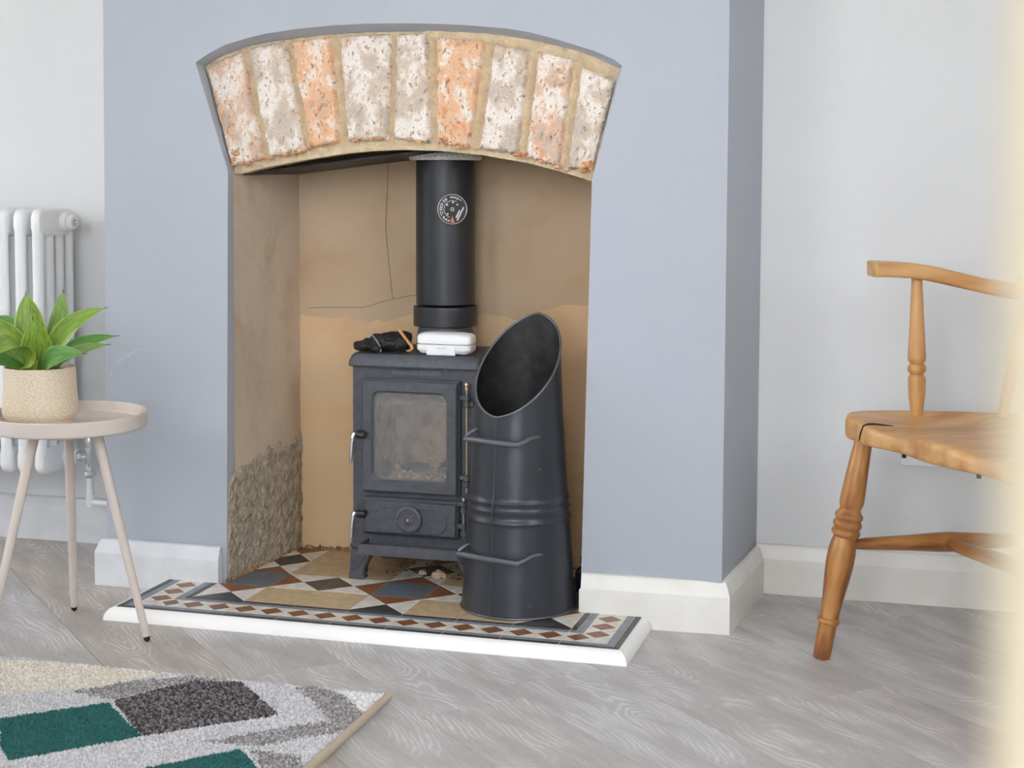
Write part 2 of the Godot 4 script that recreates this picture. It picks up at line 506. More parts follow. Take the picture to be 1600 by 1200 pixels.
func leaf_image() -> ImageTexture:
	var im := Image.create(128, 256, false, Image.FORMAT_RGB8)
	var st := noise(301, 1.0, 3)
	for i in 128:
		var e := absf(i / 63.5 - 1.0)
		for j in 256:
			var t := 0.5 + 0.6 * st.get_noise_2d(i * 0.16, j * 0.012) + 0.25 * st.get_noise_2d(i * 0.5, j * 0.03 + 50.0)
			var c := c8(72, 112, 44).lerp(c8(178, 200, 66), clampf(t, 0.0, 1.0))
			c = c.lerp(c8(200, 216, 110), smoothstep(0.88, 1.0, e) * 0.7)
			im.set_pixel(i, j, c)
	return ImageTexture.create_from_image(im)

# ---------------------------------------------------------------- the scene
func _ready() -> void:
	rng.seed = 7
	# camera: a long lens, shifted down, in the doorway
	var cam := Camera3D.new()
	cam.name = "camera"
	var near := 0.05
	var at := CameraAttributesPhysical.new()
	at.frustum_focal_length = 50.0
	at.frustum_focus_distance = 2.85
	at.frustum_near = near
	at.frustum_far = 60.0
	at.exposure_aperture = 6.2
	cam.attributes = at
	cam.projection = Camera3D.PROJECTION_FRUSTUM
	cam.near = near
	cam.far = 60.0
	cam.size = 2.0 * near * 600.0 / 2457.6
	cam.frustum_offset = Vector2(0.0, (439.5 - 600.0) / 2457.6 * near)
	cam.transform = Transform3D(Basis.from_euler(Vector3(-0.0662, 0.2758, 0.0032)), Vector3(1.4124, 0.8384, 2.7245))
	add_child(cam)
	cam.current = true
	# overcast daylight through the room's windows and an added one at the right
	var sky := ProceduralSkyMaterial.new()
	sky.sky_top_color = c8(238, 242, 250)
	sky.sky_horizon_color = c8(246, 248, 252)
	sky.ground_bottom_color = c8(150, 148, 140)
	sky.ground_horizon_color = c8(190, 188, 182)
	sky.sky_energy_multiplier = 1.0
	var env := Environment.new()
	env.background_mode = Environment.BG_SKY
	env.sky = Sky.new()
	env.sky.sky_material = sky
	env.background_energy_multiplier = 14.5
	env.tonemap_mode = Environment.TONE_MAPPER_LINEAR
	env.tonemap_exposure = 1.0
	env.sdfgi_enabled = true
	env.ssao_enabled = true
	env.ssil_enabled = true
	var we := WorldEnvironment.new()
	we.name = "surroundings"
	we.environment = env
	add_child(we)
	make_materials()
	room()
	floor_planks()
	chimney()
	skirtings()
	hearth()
	stove()
	flue()
	on_the_stove()
	scuttle()
	radiator()
	side_table()
	plant()
	chair()
	rug()
	small_things()

func root_struct(called: String) -> Node3D:
	var o := Node3D.new()
	o.name = called
	add_child(o, true)
	o.set_meta("kind", "structure")
	return o

func span(b: MB, lo: Vector3, hi: Vector3, bev := 0.0) -> MB:      # a box by two corners
	return b.box((lo + hi) / 2.0, hi - lo, bev)

func window(called: String, lo: Vector3, hi: Vector3) -> void:     # in a wall across x or z
	var w := root_struct(called)
	var c := (lo + hi) / 2.0
	var s := hi - lo
	var across_x := s.x < s.z           # the wall's normal runs along x
	var wide := s.z if across_x else s.x
	var bs := Basis(Vector3.UP, PI / 2) if across_x else Basis()
	var f := MB.new()
	for k: float in [-1.0, 1.0]:
		f.box(c + bs * Vector3(k * (wide / 2 - 0.03), 0, 0), Vector3(0.06, s.y, 0.07), 0.006, bs)
		f.box(c + bs * Vector3(0, k * (s.y / 2 - 0.03), 0), Vector3(wide - 0.12, 0.06, 0.07), 0.006, bs)
	part("frame", f, M.gloss, w)
	part("mullion", MB.new().box(c, Vector3(0.05, s.y - 0.12, 0.06), 0.006, bs), M.gloss, w)
	part("transom", MB.new().box(c + Vector3(0, s.y * 0.22, 0), Vector3(wide - 0.12, 0.04, 0.05), 0.006, bs), M.gloss, w)
	for k: float in [-1.0, 1.0]:
		part("pane", MB.new().box(c + bs * Vector3(k * wide / 4, 0, 0), Vector3(wide / 2 - 0.06, s.y - 0.1, 0.002), 0.0, bs), M.glass, w)

func room() -> void:
	struct("wall_back", span(MB.new(), Vector3(-3.6, 0, BACK - 0.2), Vector3(2.75, 2.45, BACK)), M.white_wall)
	var b := MB.new()
	span(b, Vector3(-3.6, 0, BACK), Vector3(-3.4, 2.45, 0.3))
	span(b, Vector3(-3.6, 0, 0.3), Vector3(-3.4, 0.8, 2.0))
	span(b, Vector3(-3.6, 2.3, 0.3), Vector3(-3.4, 2.45, 2.0))
	span(b, Vector3(-3.6, 0, 2.0), Vector3(-3.4, 2.45, 2.515))
	struct("wall_left", b, M.white_wall)
	window("window_1", Vector3(-3.54, 0.8, 0.3), Vector3(-3.46, 2.3, 2.0))
	b = MB.new()
	span(b, Vector3(2.6, 0, BACK), Vector3(2.75, 2.45, 1.2))
	span(b, Vector3(2.6, 0, 1.2), Vector3(2.75, 0.95, 2.3))
	span(b, Vector3(2.6, 2.25, 1.2), Vector3(2.75, 2.45, 2.3))
	span(b, Vector3(2.6, 0, 2.3), Vector3(2.75, 2.45, 4.3))
	struct("wall_right", b, M.white_wall)
	window("window_4", Vector3(2.64, 0.95, 1.2), Vector3(2.72, 2.25, 2.3))  # added, out of view, to fill the right-facing sides with light
	b = MB.new()
	span(b, Vector3(-3.6, 0, 2.515), Vector3(-0.6, 2.45, 2.645))
	span(b, Vector3(-0.6, 0, 2.515), Vector3(0.48, 0.95, 2.645))
	span(b, Vector3(-0.6, 2.3, 2.515), Vector3(0.48, 2.45, 2.645))
	span(b, Vector3(0.48, 0, 2.515), Vector3(0.59, 2.45, 2.645))
	span(b, Vector3(0.59, 2.05, 2.515), Vector3(1.4477, 2.45, 2.645))
	span(b, Vector3(1.4477, 0, 2.515), Vector3(2.6, 2.45, 2.645))
	struct("wall_front", b, M.white_wall)
	window("window_2", Vector3(-0.6, 0.95, 2.54), Vector3(0.48, 2.3, 2.62))
	b = MB.new()       # the hall behind the doorway
	span(b, Vector3(0.1, 0, 2.645), Vector3(0.3, 2.45, 4.3))
	span(b, Vector3(0.1, 0, 4.3), Vector3(0.45, 2.45, 4.5))
	span(b, Vector3(2.1, 0, 4.3), Vector3(2.75, 2.45, 4.5))
	span(b, Vector3(0.45, 2.3, 4.3), Vector3(2.1, 2.45, 4.5))
	span(b, Vector3(0.45, 0, 4.3), Vector3(2.1, 0.4, 4.5))
	struct("wall_hall", b, M.white_wall)
	window("window_3", Vector3(0.45, 0.4, 4.36), Vector3(2.1, 2.3, 4.44))
	struct("ceiling", span(MB.new(), Vector3(-3.6, 2.45, BACK - 0.2), Vector3(2.75, 2.6, 4.5)), M.ceiling)
	# cream painted lining and architraves of the doorway
	var d := root_struct("trim_1")
	part("door_lining", span(MB.new(), Vector3(1.4177, 0, 2.515), Vector3(1.4477, 2.02, 2.645), 0.003), M.casing, d)
	part("door_lining", span(MB.new(), Vector3(0.59, 0, 2.515), Vector3(0.62, 2.02, 2.645), 0.003), M.casing, d)
	part("door_lining", span(MB.new(), Vector3(0.59, 2.02, 2.515), Vector3(1.4477, 2.05, 2.645), 0.003), M.casing, d)
	for z: float in [2.507, 2.653]:
		part("architrave", MB.new().box(Vector3(1.4565, 1.05, z), Vector3(0.06, 2.1, 0.016), 0.005), M.casing, d)
		part("architrave", MB.new().box(Vector3(0.58, 1.05, z), Vector3(0.06, 2.1, 0.016), 0.005), M.casing, d)

func floor_planks() -> void:
	var slab := MB.new()
	span(slab, Vector3(-3.6, -0.12, BACK - 0.2), Vector3(2.75, -0.0125, 4.5))
	var f := struct("floor", slab, M.underlay)
	var ground := PackedVector2Array([Vector2(-3.4, BACK), Vector2(2.6, BACK), Vector2(2.6, 4.3), Vector2(-3.4, 4.3)])
	var w := 0.184
	var ln := 1.25
	var su := Vector2(1, 1).normalized()
	var sv := Vector2(1, -1).normalized()
	var joint := {-3: 0.95, -2: 0.3, -1: 0.62, 0: 0.452, 1: 0.76, 2: 0.696, 3: 0.33, 4: 0.995, 5: 0.12, 6: 0.7}
	var xf := Transform3D()
	for k in range(-34, 13):
		var off: float = joint.get(k, rng.randf() * ln)
		for n in range(-4, 6):
			var u0 := off + n * ln
			var v0 := -0.062 + k * w
			var g := 0.0012
			var e := 0.0005 if k % 2 == 0 else 0.0011
			var q := PackedVector2Array([su * (u0 + e) + sv * (v0 + g * 0.5), su * (u0 + ln - e) + sv * (v0 + g * 0.5), su * (u0 + ln - e) + sv * (v0 + w - g * 0.5), su * (u0 + e) + sv * (v0 + w - g * 0.5)])
			for piece: PackedVector2Array in Geometry2D.intersect_polygons(q, ground):
				if piece.size() < 3:
					continue
				var b := MB.new()
				b.prism(piece, -0.0125, 0.0, 0.0003, xf)
				var flip := rng.randf() < 0.5
				var flop := rng.randf() < 0.5
				for i in b.uv.size():
					var s := Vector2((b.uv[i].dot(su) - u0) / ln, (b.uv[i].dot(sv) - v0) / w)
					b.uv[i] = Vector2(1.0 - s.x if flip else s.x, 1.0 - s.y if flop else s.y)
				part("plank", b, M["plank%d" % (0 if k in [0, -1, -3] and rng.randf() < 0.6 else rng.randi_range(1, 3))], f, 20.0)

func poly_at(line: Array, x: float) -> float:      # y of a polyline over x
	for i in line.size() - 1:
		if x <= line[i + 1].x or i == line.size() - 2:
			var t: float = (x - line[i].x) / (line[i + 1].x - line[i].x)
			return lerpf(line[i].y, line[i + 1].y, t)
	return 0.0

func chimney() -> void:
	var outer := [Vector2(-0.0474, 1.0631), Vector2(-0.017, 1.081), Vector2(0.0148, 1.0955), Vector2(0.058, 1.107), Vector2(0.104, 1.1164), Vector2(0.17, 1.124), Vector2(0.2385, 1.1288), Vector2(0.311, 1.1310), Vector2(0.4019, 1.1295), Vector2(0.466, 1.1268), Vector2(0.53, 1.122), Vector2(0.5919, 1.116), Vector2(0.64, 1.107), Vector2(0.6846, 1.0951), Vector2(0.7602, 1.0713), Vector2(0.80, 1.0542), Vector2(0.8151, 1.0423)]
	var inner := [Vector2(-0.045, 1.0572), Vector2(-0.024, 1.069), Vector2(-0.0026, 1.0794), Vector2(0.0428, 1.0937), Vector2(0.082, 1.101), Vector2(0.1222, 1.1066), Vector2(0.224, 1.115), Vector2(0.2974, 1.118), Vector2(0.3895, 1.1176), Vector2(0.4544, 1.115), Vector2(0.503, 1.112), Vector2(0.5503, 1.1081), Vector2(0.6, 1.101), Vector2(0.6446, 1.0929), Vector2(0.7215, 1.0736), Vector2(0.772, 1.053), Vector2(0.8017, 1.0396)]
	var front := [Vector2(0.0108, 0.0), Vector2(0.0108, 0.05), Vector2(0.0207, 0.8487)] + outer + [Vector2(0.7593, 0.8336), Vector2(0.7433, 0.0917), Vector2(0.742, 0.0)]
	var deep := [Vector2(0.0135, 0.0), Vector2(0.0135, 0.05), Vector2(0.0160, 0.8522)] + inner + [Vector2(0.7575, 0.8439), Vector2(0.7445, 0.0917), Vector2(0.743, 0.0)]
	var zd := -0.16
	var xl := func(y: float) -> float: return -0.2602 + 0.0077 * y
	var xr := func(y: float) -> float: return 1.009 + 0.0013 * y
	var b := MB.new()
	var poly := PackedVector2Array([Vector2(xl.call(0.0), 0.0)])
	for q: Vector2 in front:
		poly.append(q)
	poly.append(Vector2(xr.call(0.0), 0.0)); poly.append(Vector2(xr.call(2.45), 2.45)); poly.append(Vector2(xl.call(2.45), 2.45))
	var ids := Geometry2D.triangulate_polygon(poly)
	for i in range(0, ids.size(), 3):
		var a := poly[ids[i]]
		var c := poly[ids[i + 1]]
		var d := poly[ids[i + 2]]
		if (c - a).cross(d - a) < 0.0:
			var t := c
			c = d
			d = t
		b.tri(Vector3(a.x, a.y, FACE), Vector3(c.x, c.y, FACE), Vector3(d.x, d.y, FACE))
	for i in front.size() - 1:
		var a: Vector2 = front[i]
		var c: Vector2 = front[i + 1]
		var e: Vector2 = deep[i]
		var g: Vector2 = deep[i + 1]
		b.quad(Vector3(c.x, c.y, FACE), Vector3(a.x, a.y, FACE), Vector3(e.x, e.y, zd), Vector3(g.x, g.y, zd))
	# the returns, with a softened arris
	for s in 2:
		var f0 := Vector3(xl.call(0.0), 0, FACE) if s == 0 else Vector3(xr.call(0.0), 0, FACE)
		var f1 := Vector3(xl.call(2.45), 2.45, FACE) if s == 0 else Vector3(xr.call(2.45), 2.45, FACE)
		var r0 := Vector3(xl.call(0.0), 0, BACK) if s == 0 else Vector3(1.033, 0, BACK)
		var r1 := Vector3(xl.call(2.45), 2.45, BACK) if s == 0 else Vector3(1.036, 2.45, BACK)
		if s == 0:
			b.quad(r0, f0, f1, r1)
		else:
			b.quad(f0, r0, r1, f1)
	var wall := struct("wall_chimney", b, M.breast, 20.0)
	# what stands behind the paint
	b = MB.new()
	span(b, Vector3(-0.255, 0, BACK), Vector3(0.004, 0.87, zd))
	span(b, Vector3(0.768, 0, BACK), Vector3(1.004, 0.87, zd))
	span(b, Vector3(-0.255, 0.87, BACK), Vector3(-0.05, 1.13, zd))
	span(b, Vector3(0.82, 0.87, BACK), Vector3(1.004, 1.13, zd))
	span(b, Vector3(-0.245, 1.13, BACK), Vector3(1.004, 2.45, zd))
	part("masonry", b, M.cement, wall)
	# the recess: smooth plaster with a patch of bare cement low on the left cheek
	var nz := noise(401, 1.0, 4)
	var lump := noise(402, 1.0, 3)
	var cheek := func(y: float, z: float) -> float: return lerpf(0.0125, 0.0375, (z + 0.135) / -0.31)
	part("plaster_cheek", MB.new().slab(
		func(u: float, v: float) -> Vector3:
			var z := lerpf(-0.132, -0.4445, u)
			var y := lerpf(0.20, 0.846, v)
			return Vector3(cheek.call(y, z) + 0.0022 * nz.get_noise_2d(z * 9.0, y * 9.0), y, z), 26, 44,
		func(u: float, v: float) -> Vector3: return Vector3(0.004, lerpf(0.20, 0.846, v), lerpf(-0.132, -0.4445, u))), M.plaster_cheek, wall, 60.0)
	part("cement_cheek", MB.new().slab(
		func(u: float, v: float) -> Vector3:
			var z := lerpf(-0.130, -0.4445, u)
			var top := 0.236 + 0.02 * nz.get_noise_2d(z * 14.0, 5.0) + 0.05 * u
			var y := lerpf(0.0, top, v)
			var thick := 0.0025 * smoothstep(1.0, 0.9, v) + 0.004 * lump.get_noise_2d(z * 30.0, y * 30.0) + 0.0016 * lump.get_noise_2d(z * 90.0, y * 90.0)
			return Vector3(cheek.call(y, z) + thick - (0.0015 if v > 0.97 else 0.0), y, z), 60, 60,
		func(u: float, v: float) -> Vector3: return Vector3(0.003, lerpf(0.0, 0.24, v), lerpf(-0.130, -0.4445, u))), M.cement, wall, 70.0)
	part("plaster_cheek", MB.new().slab(
		func(u: float, v: float) -> Vector3:
			var z := lerpf(-0.161, -0.4445, u)
			var y := lerpf(0.0, 0.95, v)
			return Vector3(lerpf(0.752, 0.735, u) + 0.002 * nz.get_noise_2d(z * 9.0 + 20.0, y * 9.0), y, z), 16, 40,
		func(u: float, v: float) -> Vector3: return Vector3(0.772, lerpf(0.0, 0.95, v), lerpf(-0.161, -0.4445, u))), M.plaster, wall, 60.0)
	var seam := func(x: float) -> float: return 0.535 + 0.03 * nz.get_noise_2d(x * 7.0, 9.0) + 0.05 * (x - 0.2)
	part("fireback", MB.new().slab(
		func(u: float, v: float) -> Vector3:
			var x := lerpf(0.02, 0.76, u)
			var y := lerpf(0.0, 0.60, v)
			return Vector3(x, y, BACK + 0.006 + 0.002 * nz.get_noise_2d(x * 8.0, y * 8.0) + (0.004 * lump.get_noise_2d(x * 40.0, y * 40.0) if y < 0.06 else 0.0)), 60, 50,
		func(u: float, v: float) -> Vector3: return Vector3(lerpf(0.02, 0.76, u), lerpf(0.0, 0.60, v), BACK + 0.0005)), M.plaster, wall, 60.0)
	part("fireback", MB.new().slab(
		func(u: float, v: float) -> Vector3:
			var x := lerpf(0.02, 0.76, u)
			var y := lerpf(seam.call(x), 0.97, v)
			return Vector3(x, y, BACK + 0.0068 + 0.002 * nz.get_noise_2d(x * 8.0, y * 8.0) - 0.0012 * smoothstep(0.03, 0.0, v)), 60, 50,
		func(u: float, v: float) -> Vector3: return Vector3(lerpf(0.02, 0.76, u), lerpf(0.5, 0.97, v), BACK + 0.0005)), M.plaster_upper_shaded, wall, 60.0)
	# hairline cracks in the plaster
	for line: Array in [[Vector2(0.06, 0.553), Vector2(0.13, 0.556), Vector2(0.19, 0.558), Vector2(0.24, 0.574), Vector2(0.29, 0.585), Vector2(0.34, 0.588)], [Vector2(0.243, 0.87), Vector2(0.24, 0.80), Vector2(0.236, 0.73), Vector2(0.243, 0.66), Vector2(0.252, 0.578)]]:
		var pts := []
		for i in (line.size() - 1) * 6 + 1:
			var k := mini(i / 6, line.size() - 2)
			var q: Vector2 = line[k].lerp(line[k + 1], (i - 6.0 * k) / 6.0)
			var z := BACK + 0.0076 + 0.002 * nz.get_noise_2d(q.x * 8.0, q.y * 8.0)
			pts.append(Vector3(q.x + 0.0016 * lump.get_noise_1d(i * 40.0), q.y + 0.002 * lump.get_noise_1d(i * 47.0 + 90.0), z))
		part("crack", MB.new().tube(pts, [0.0005], 5), M.soot_pit, wall)
	# pale curved scuffs in the paint of the left pier
	for arc: Array in [[Vector2(-0.238, 0.455), Vector2(-0.205, 0.482), Vector2(-0.165, 0.490)], [Vector2(-0.236, 0.448), Vector2(-0.215, 0.470), Vector2(-0.190, 0.480)], [Vector2(-0.250, 0.425), Vector2(-0.244, 0.440), Vector2(-0.236, 0.452)]]:
		var pts := []
		for i in 15:
			var t := i / 14.0
			var q: Vector2 = arc[0].lerp(arc[1], t).lerp((arc[1] as Vector2).lerp(arc[2], t), t)
			pts.append(Vector3(q.x, q.y + 0.0008 * lump.get_noise_1d(i * 60.0), FACE + 0.00005))
		part("scuff", MB.new().tube(pts, [0.0002, 0.0006, 0.0007, 0.0008, 0.0007, 0.0006, 0.0008, 0.0007, 0.0005, 0.0006, 0.0007, 0.0005, 0.0004, 0.0003, 0.0002], 6, 0.25, false, Vector3.BACK), M.scuff, wall)
	# broken mortar along the foot of the cheek and of the fireback
	b = MB.new()
	for i in 110:
		var t := i / 109.0 + rng.randf_range(-0.004, 0.004)
		var c := Vector3(lerpf(0.014, 0.042, t) + rng.randf_range(-0.004, 0.003), HEARTH + 0.001, lerpf(-0.128, -0.436, t * 1.35)) if i < 80 else Vector3(lerpf(0.05, 0.24, (i - 80) / 29.0), HEARTH + 0.001, BACK + 0.010)
		lump_stone(b, c, Vector3(rng.randf_range(0.002, 0.009), rng.randf_range(0.002, 0.009), rng.randf_range(0.003, 0.010)), 500 + i, 8, 6)
	part("broken_mortar", b, M.rubble, wall, 40.0).set_meta("kind", "stuff")
	# the arch: a mortar bed, nine rough bricks proud of it
	var soffit := [Vector2(-0.012, 0.84), Vector2(0.0015, 0.8424), Vector2(0.031, 0.8435), Vector2(0.09, 0.857), Vector2(0.1669, 0.8707), Vector2(0.2525, 0.8833), Vector2(0.31, 0.888), Vector2(0.3686, 0.8906), Vector2(0.4511, 0.888), Vector2(0.5312, 0.8805), Vector2(0.6266, 0.8647), Vector2(0.69, 0.8485), Vector2(0.749, 0.8312), Vector2(0.766, 0.826)]
	var rim := [Vector2(-0.055, 1.052)] + inner + [Vector2(0.81, 1.035)]
	part("mortar_bed", MB.new().slab(
		func(u: float, v: float) -> Vector3:
			var xb := lerpf(-0.004, 0.766, u)
			var xt := lerpf(-0.055, 0.81, u)
			var lo := poly_at(soffit, xb)
			var hi := poly_at(rim, xt) + 0.006
			var x := lerpf(xb, xt, v)
			var y := lerpf(lo, hi, v)
			var z := -0.1655 + 0.0025 * lump.get_noise_2d(x * 40.0, y * 40.0)
			if v > 0.88:
				z += 0.009 * smoothstep(0.88, 0.93, v) * (1.0 if u > 0.55 else 0.35)
			return Vector3(x, y, z), 90, 40,
		func(u: float, v: float) -> Vector3:
			var xb := lerpf(-0.004, 0.766, u)
			var xt := lerpf(-0.055, 0.81, u)
			return Vector3(lerpf(xb, xt, v), lerpf(poly_at(soffit, xb), poly_at(rim, xt) + 0.006, v), -0.20)), M.mortar, wall, 60.0)
	var foot := [Vector2(0.0156, 0.8577), Vector2(0.0975, 0.8736), Vector2(0.1729, 0.8906), Vector2(0.2673, 0.9078), Vector2(0.3601, 0.9106), Vector2(0.4578, 0.8999), Vector2(0.522, 0.8924), Vector2(0.5981, 0.8826), Vector2(0.6232, 0.8754), Vector2(0.6944, 0.8538), Vector2(0.7523, 0.8520)]
	var cut := [[Vector2(-0.041, 1.055), Vector2(0.0135, 0.86), 0.0, 0], [Vector2(0.0454, 1.0828), Vector2(0.0893, 0.8755), 0.007, 0], [Vector2(0.1362, 1.1036), Vector2(0.177, 0.8905), 0.0065, 1], [Vector2(0.2348, 1.1139), Vector2(0.2539, 0.9066), 0.009, 2], [Vector2(0.3591, 1.1162), Vector2(0.3509, 0.9125), 0.0065, 2], [Vector2(0.4345, 1.1145), Vector2(0.4396, 0.9024), 0.0075, 1], [Vector2(0.552, 1.106), Vector2(0.5207, 0.8936), 0.0095, 0], [Vector2(0.6373, 1.0934), Vector2(0.6144, 0.8778), 0.008, 1], [Vector2(0.7227, 1.0728), Vector2(0.6956, 0.8562), 0.008, 2], [Vector2(0.800, 1.036), Vector2(0.757, 0.855), 0.003, 0]]
	var drop := [0.006, 0.004, 0.004, 0.004, 0.004, 0.010, 0.018, 0.016, 0.026]
	for i in 9:
		var l: Array = cut[i]
		var r: Array = cut[i + 1]
		var tl: Vector2 = l[0] + Vector2(l[2], 0)
		var bl: Vector2 = l[1] + Vector2(l[2], 0)
		var tr: Vector2 = r[0] - Vector2(r[2], 0)
		var br: Vector2 = r[1] - Vector2(r[2], 0)
		var place := func(u: float, v: float, z: float) -> Vector3:
			var q := bl.lerp(br, u).lerp(tl.lerp(tr, u), v)
			var x := q.x + 0.0035 * lump.get_noise_2d(i * 9.0 + v * 8.0, u * 2.0) * (absf(u - 0.5) * 2.0)
			var lo := poly_at(foot, bl.lerp(br, u).x)
			var hi: float = poly_at(inner, tl.lerp(tr, u).x) - drop[i]
			var y := lerpf(lo, hi, v) + 0.004 * lump.get_noise_2d(u * 9.0 + i * 5.0, 70.0) * (1.0 - v)
			return Vector3(x, y, z)
		var bk := MB.new().slab(
			func(u: float, v: float) -> Vector3:
				var q: Vector3 = place.call(u, v, 0.0)
				var edge := minf(minf(u, 1.0 - u) * 0.085, minf(v, 1.0 - v) * 0.2)
				var z := -0.1505 + 0.004 * nz.get_noise_2d(q.x * 12.0 + i * 7.0, q.y * 12.0) + 0.0016 * lump.get_noise_2d(q.x * 50.0, q.y * 50.0 + i) + 0.0012 * lump.get_noise_2d(q.x * 150.0, q.y * 150.0)
				var pit := nz.get_noise_2d(q.x * 60.0 + 40.0, q.y * 34.0 + i * 3.0)
				z -= 0.005 * smoothstep(0.36, 0.52, pit)
				return Vector3(q.x, q.y, z - 0.012 * pow(1.0 - clampf(edge / 0.006, 0.0, 1.0), 2.0)), 22, 52,
			func(u: float, v: float) -> Vector3: return place.call(u, v, -0.169))
		for k in bk.p.size():
			bk.uv[k] = Vector2(bk.p[k].x + 0.1, (1.2 - bk.p[k].y) / 0.4)
		part("brick", bk, M["brick%d" % [0, 2, 1, 2, 2, 1, 2, 0, 2][i]], wall, 55.0)
	# raw broken edges where the brick faces have spalled along the arch's lip
	b = MB.new()
	for i in 46:
		var x := lerpf(0.018, 0.752, i / 45.0)
		if nz.get_noise_1d(x * 26.0) < -0.12:
			continue
		var at := Vector3(x, poly_at(foot, x) + rng.randf_range(-0.002, 0.004), -0.153)
		lump_stone(b, at, Vector3(rng.randf_range(0.004, 0.010), rng.randf_range(0.002, 0.005), 0.004), 700 + i, 9, 7)
	for at: Vector3 in [Vector3(0.022, 0.872, -0.149), Vector3(0.026, 0.884, -0.149), Vector3(0.462, 0.910, -0.147), Vector3(0.738, 0.860, -0.148), Vector3(0.747, 0.863, -0.149), Vector3(0.62, 0.884, -0.149)]:
		lump_stone(b, at, Vector3(rng.randf_range(0.005, 0.010), rng.randf_range(0.004, 0.007), 0.0035), rng.randi(), 9, 7)
	part("spalled_edge", b, M.brick_raw, wall, 40.0).set_meta("kind", "stuff")
	# the black closure plate under the flue, in two halves that meet round the pipe
	var pl := thing("register_plate", "black steel closure plate under the brick arch around the flue pipe", "metal plate")
	for half in 2:
		var q := PackedVector2Array()
		for i in 25:
			var a := PI * i / 24.0 + (PI if half == 1 else 0.0)
			q.append(Vector2(0.4015, -0.345) + Vector2(cos(a), sin(a)) * 0.0635)
		if half == 0:
			q.append_array(PackedVector2Array([Vector2(0.018, -0.345), Vector2(0.006, -0.201), Vector2(0.766, -0.201), Vector2(0.757, -0.345)]))
		else:
			q.append_array(PackedVector2Array([Vector2(0.755, -0.346), Vector2(0.75, -0.4435), Vector2(0.03, -0.4435), Vector2(0.02, -0.346)]))
		part("half_plate", MB.new().prism(q, 0.0, 0.004, 0.0, Transform3D(Basis(Vector3.BACK, atan(0.118)), Vector3(0.0, 0.8385, 0.0))), M.plate, pl)

func lump_stone(b: MB, c: Vector3, s: Vector3, sd: int, nu := 12, nv := 8) -> void:
	var n := noise(sd, 1.0, 3)
	var rr := []
	for i in nv + 1:
		var t := PI * (0.04 + 0.92 * i / nv)
		var r := PackedVector3Array()
		for j in nu:
			var a := TAU * j / nu
			var d := Vector3(sin(t) * cos(a), cos(t), sin(t) * sin(a))
			r.append(c + s * d * (1.0 + 0.5 * n.get_noise_3dv(d * 1.3)))
		rr.append(r)
	b.rings(rr)

# ---------------------------------------------------------------- skirting boards
func board(called: String, parent: Node3D, path: Array, h: float, m: Material, end_round := false) -> void:   # path: Vector2(x, z) along the wall, the room on the left of travel
	var t := 0.017
	var prof := [Vector2(0, 0), Vector2(t, 0), Vector2(t, h * 0.70), Vector2(t * 0.97, h * 0.735), Vector2(t * 0.55, h * 0.945), Vector2(t * 0.38, h * 0.985), Vector2(0, h)]
	var rr := []
	for i in path.size():
		var q: Vector2 = path[i]
		var d0: Vector2 = (q - path[maxi(i - 1, 0)]).normalized()
		var d1: Vector2 = (path[mini(i + 1, path.size() - 1)] - q).normalized()
		if i == 0:
			d0 = d1
		if i == path.size() - 1:
			d1 = d0
		var n0 := Vector2(d0.y, -d0.x)
		var n1 := Vector2(d1.y, -d1.x)
		var bi := (n0 + n1) / (1.0 + n0.dot(n1))
		var r := PackedVector3Array()
		for k: Vector2 in prof:
			r.append(Vector3(q.x + bi.x * k.x, k.y, q.y + bi.y * k.x))
		rr.append(r)
	if end_round:      # the painted-over end of the board
		var last: PackedVector3Array = rr[-1]
		var prev: PackedVector3Array = rr[-2]
		var dir := (last[0] - prev[0]).normalized()
		var r := PackedVector3Array()
		for k in last.size():
			var v := last[k]
			r.append(Vector3(v.x, minf(v.y, h - 0.004), v.z) + dir * 0.003 * (1.0 if k in [0, 1, 2] else -0.2))
		rr.append(r)
	part(called, MB.new().rings(rr), m, parent, 25.0)

func skirtings() -> void:
	var a := root_struct("baseboard_left")
	board("board", a, [Vector2(0.002, FACE + 0.004), Vector2(-0.2605, FACE + 0.002), Vector2(-0.2605, BACK + 0.018)], 0.0945, M.skirting)
	a = root_struct("baseboard_right")
	board("board", a, [Vector2(1.0335, BACK + 0.018), Vector2(1.0095, FACE - 0.008), Vector2(0.7465, FACE + 0.004)], 0.0965, M.cream_gloss, true)
	a = root_struct("baseboard_alcove")
	board("board", a, [Vector2(2.6, BACK), Vector2(1.034, BACK)], 0.1, M.cream_gloss)
	a = root_struct("baseboard_alcove_left")
	board("board", a, [Vector2(-0.2605, BACK), Vector2(-3.4, BACK)], 0.1, M.skirting)
	a = root_struct("baseboard_side")
	board("board", a, [Vector2(-3.4, BACK + 0.02), Vector2(-3.4, 2.515)], 0.1, M.gloss)

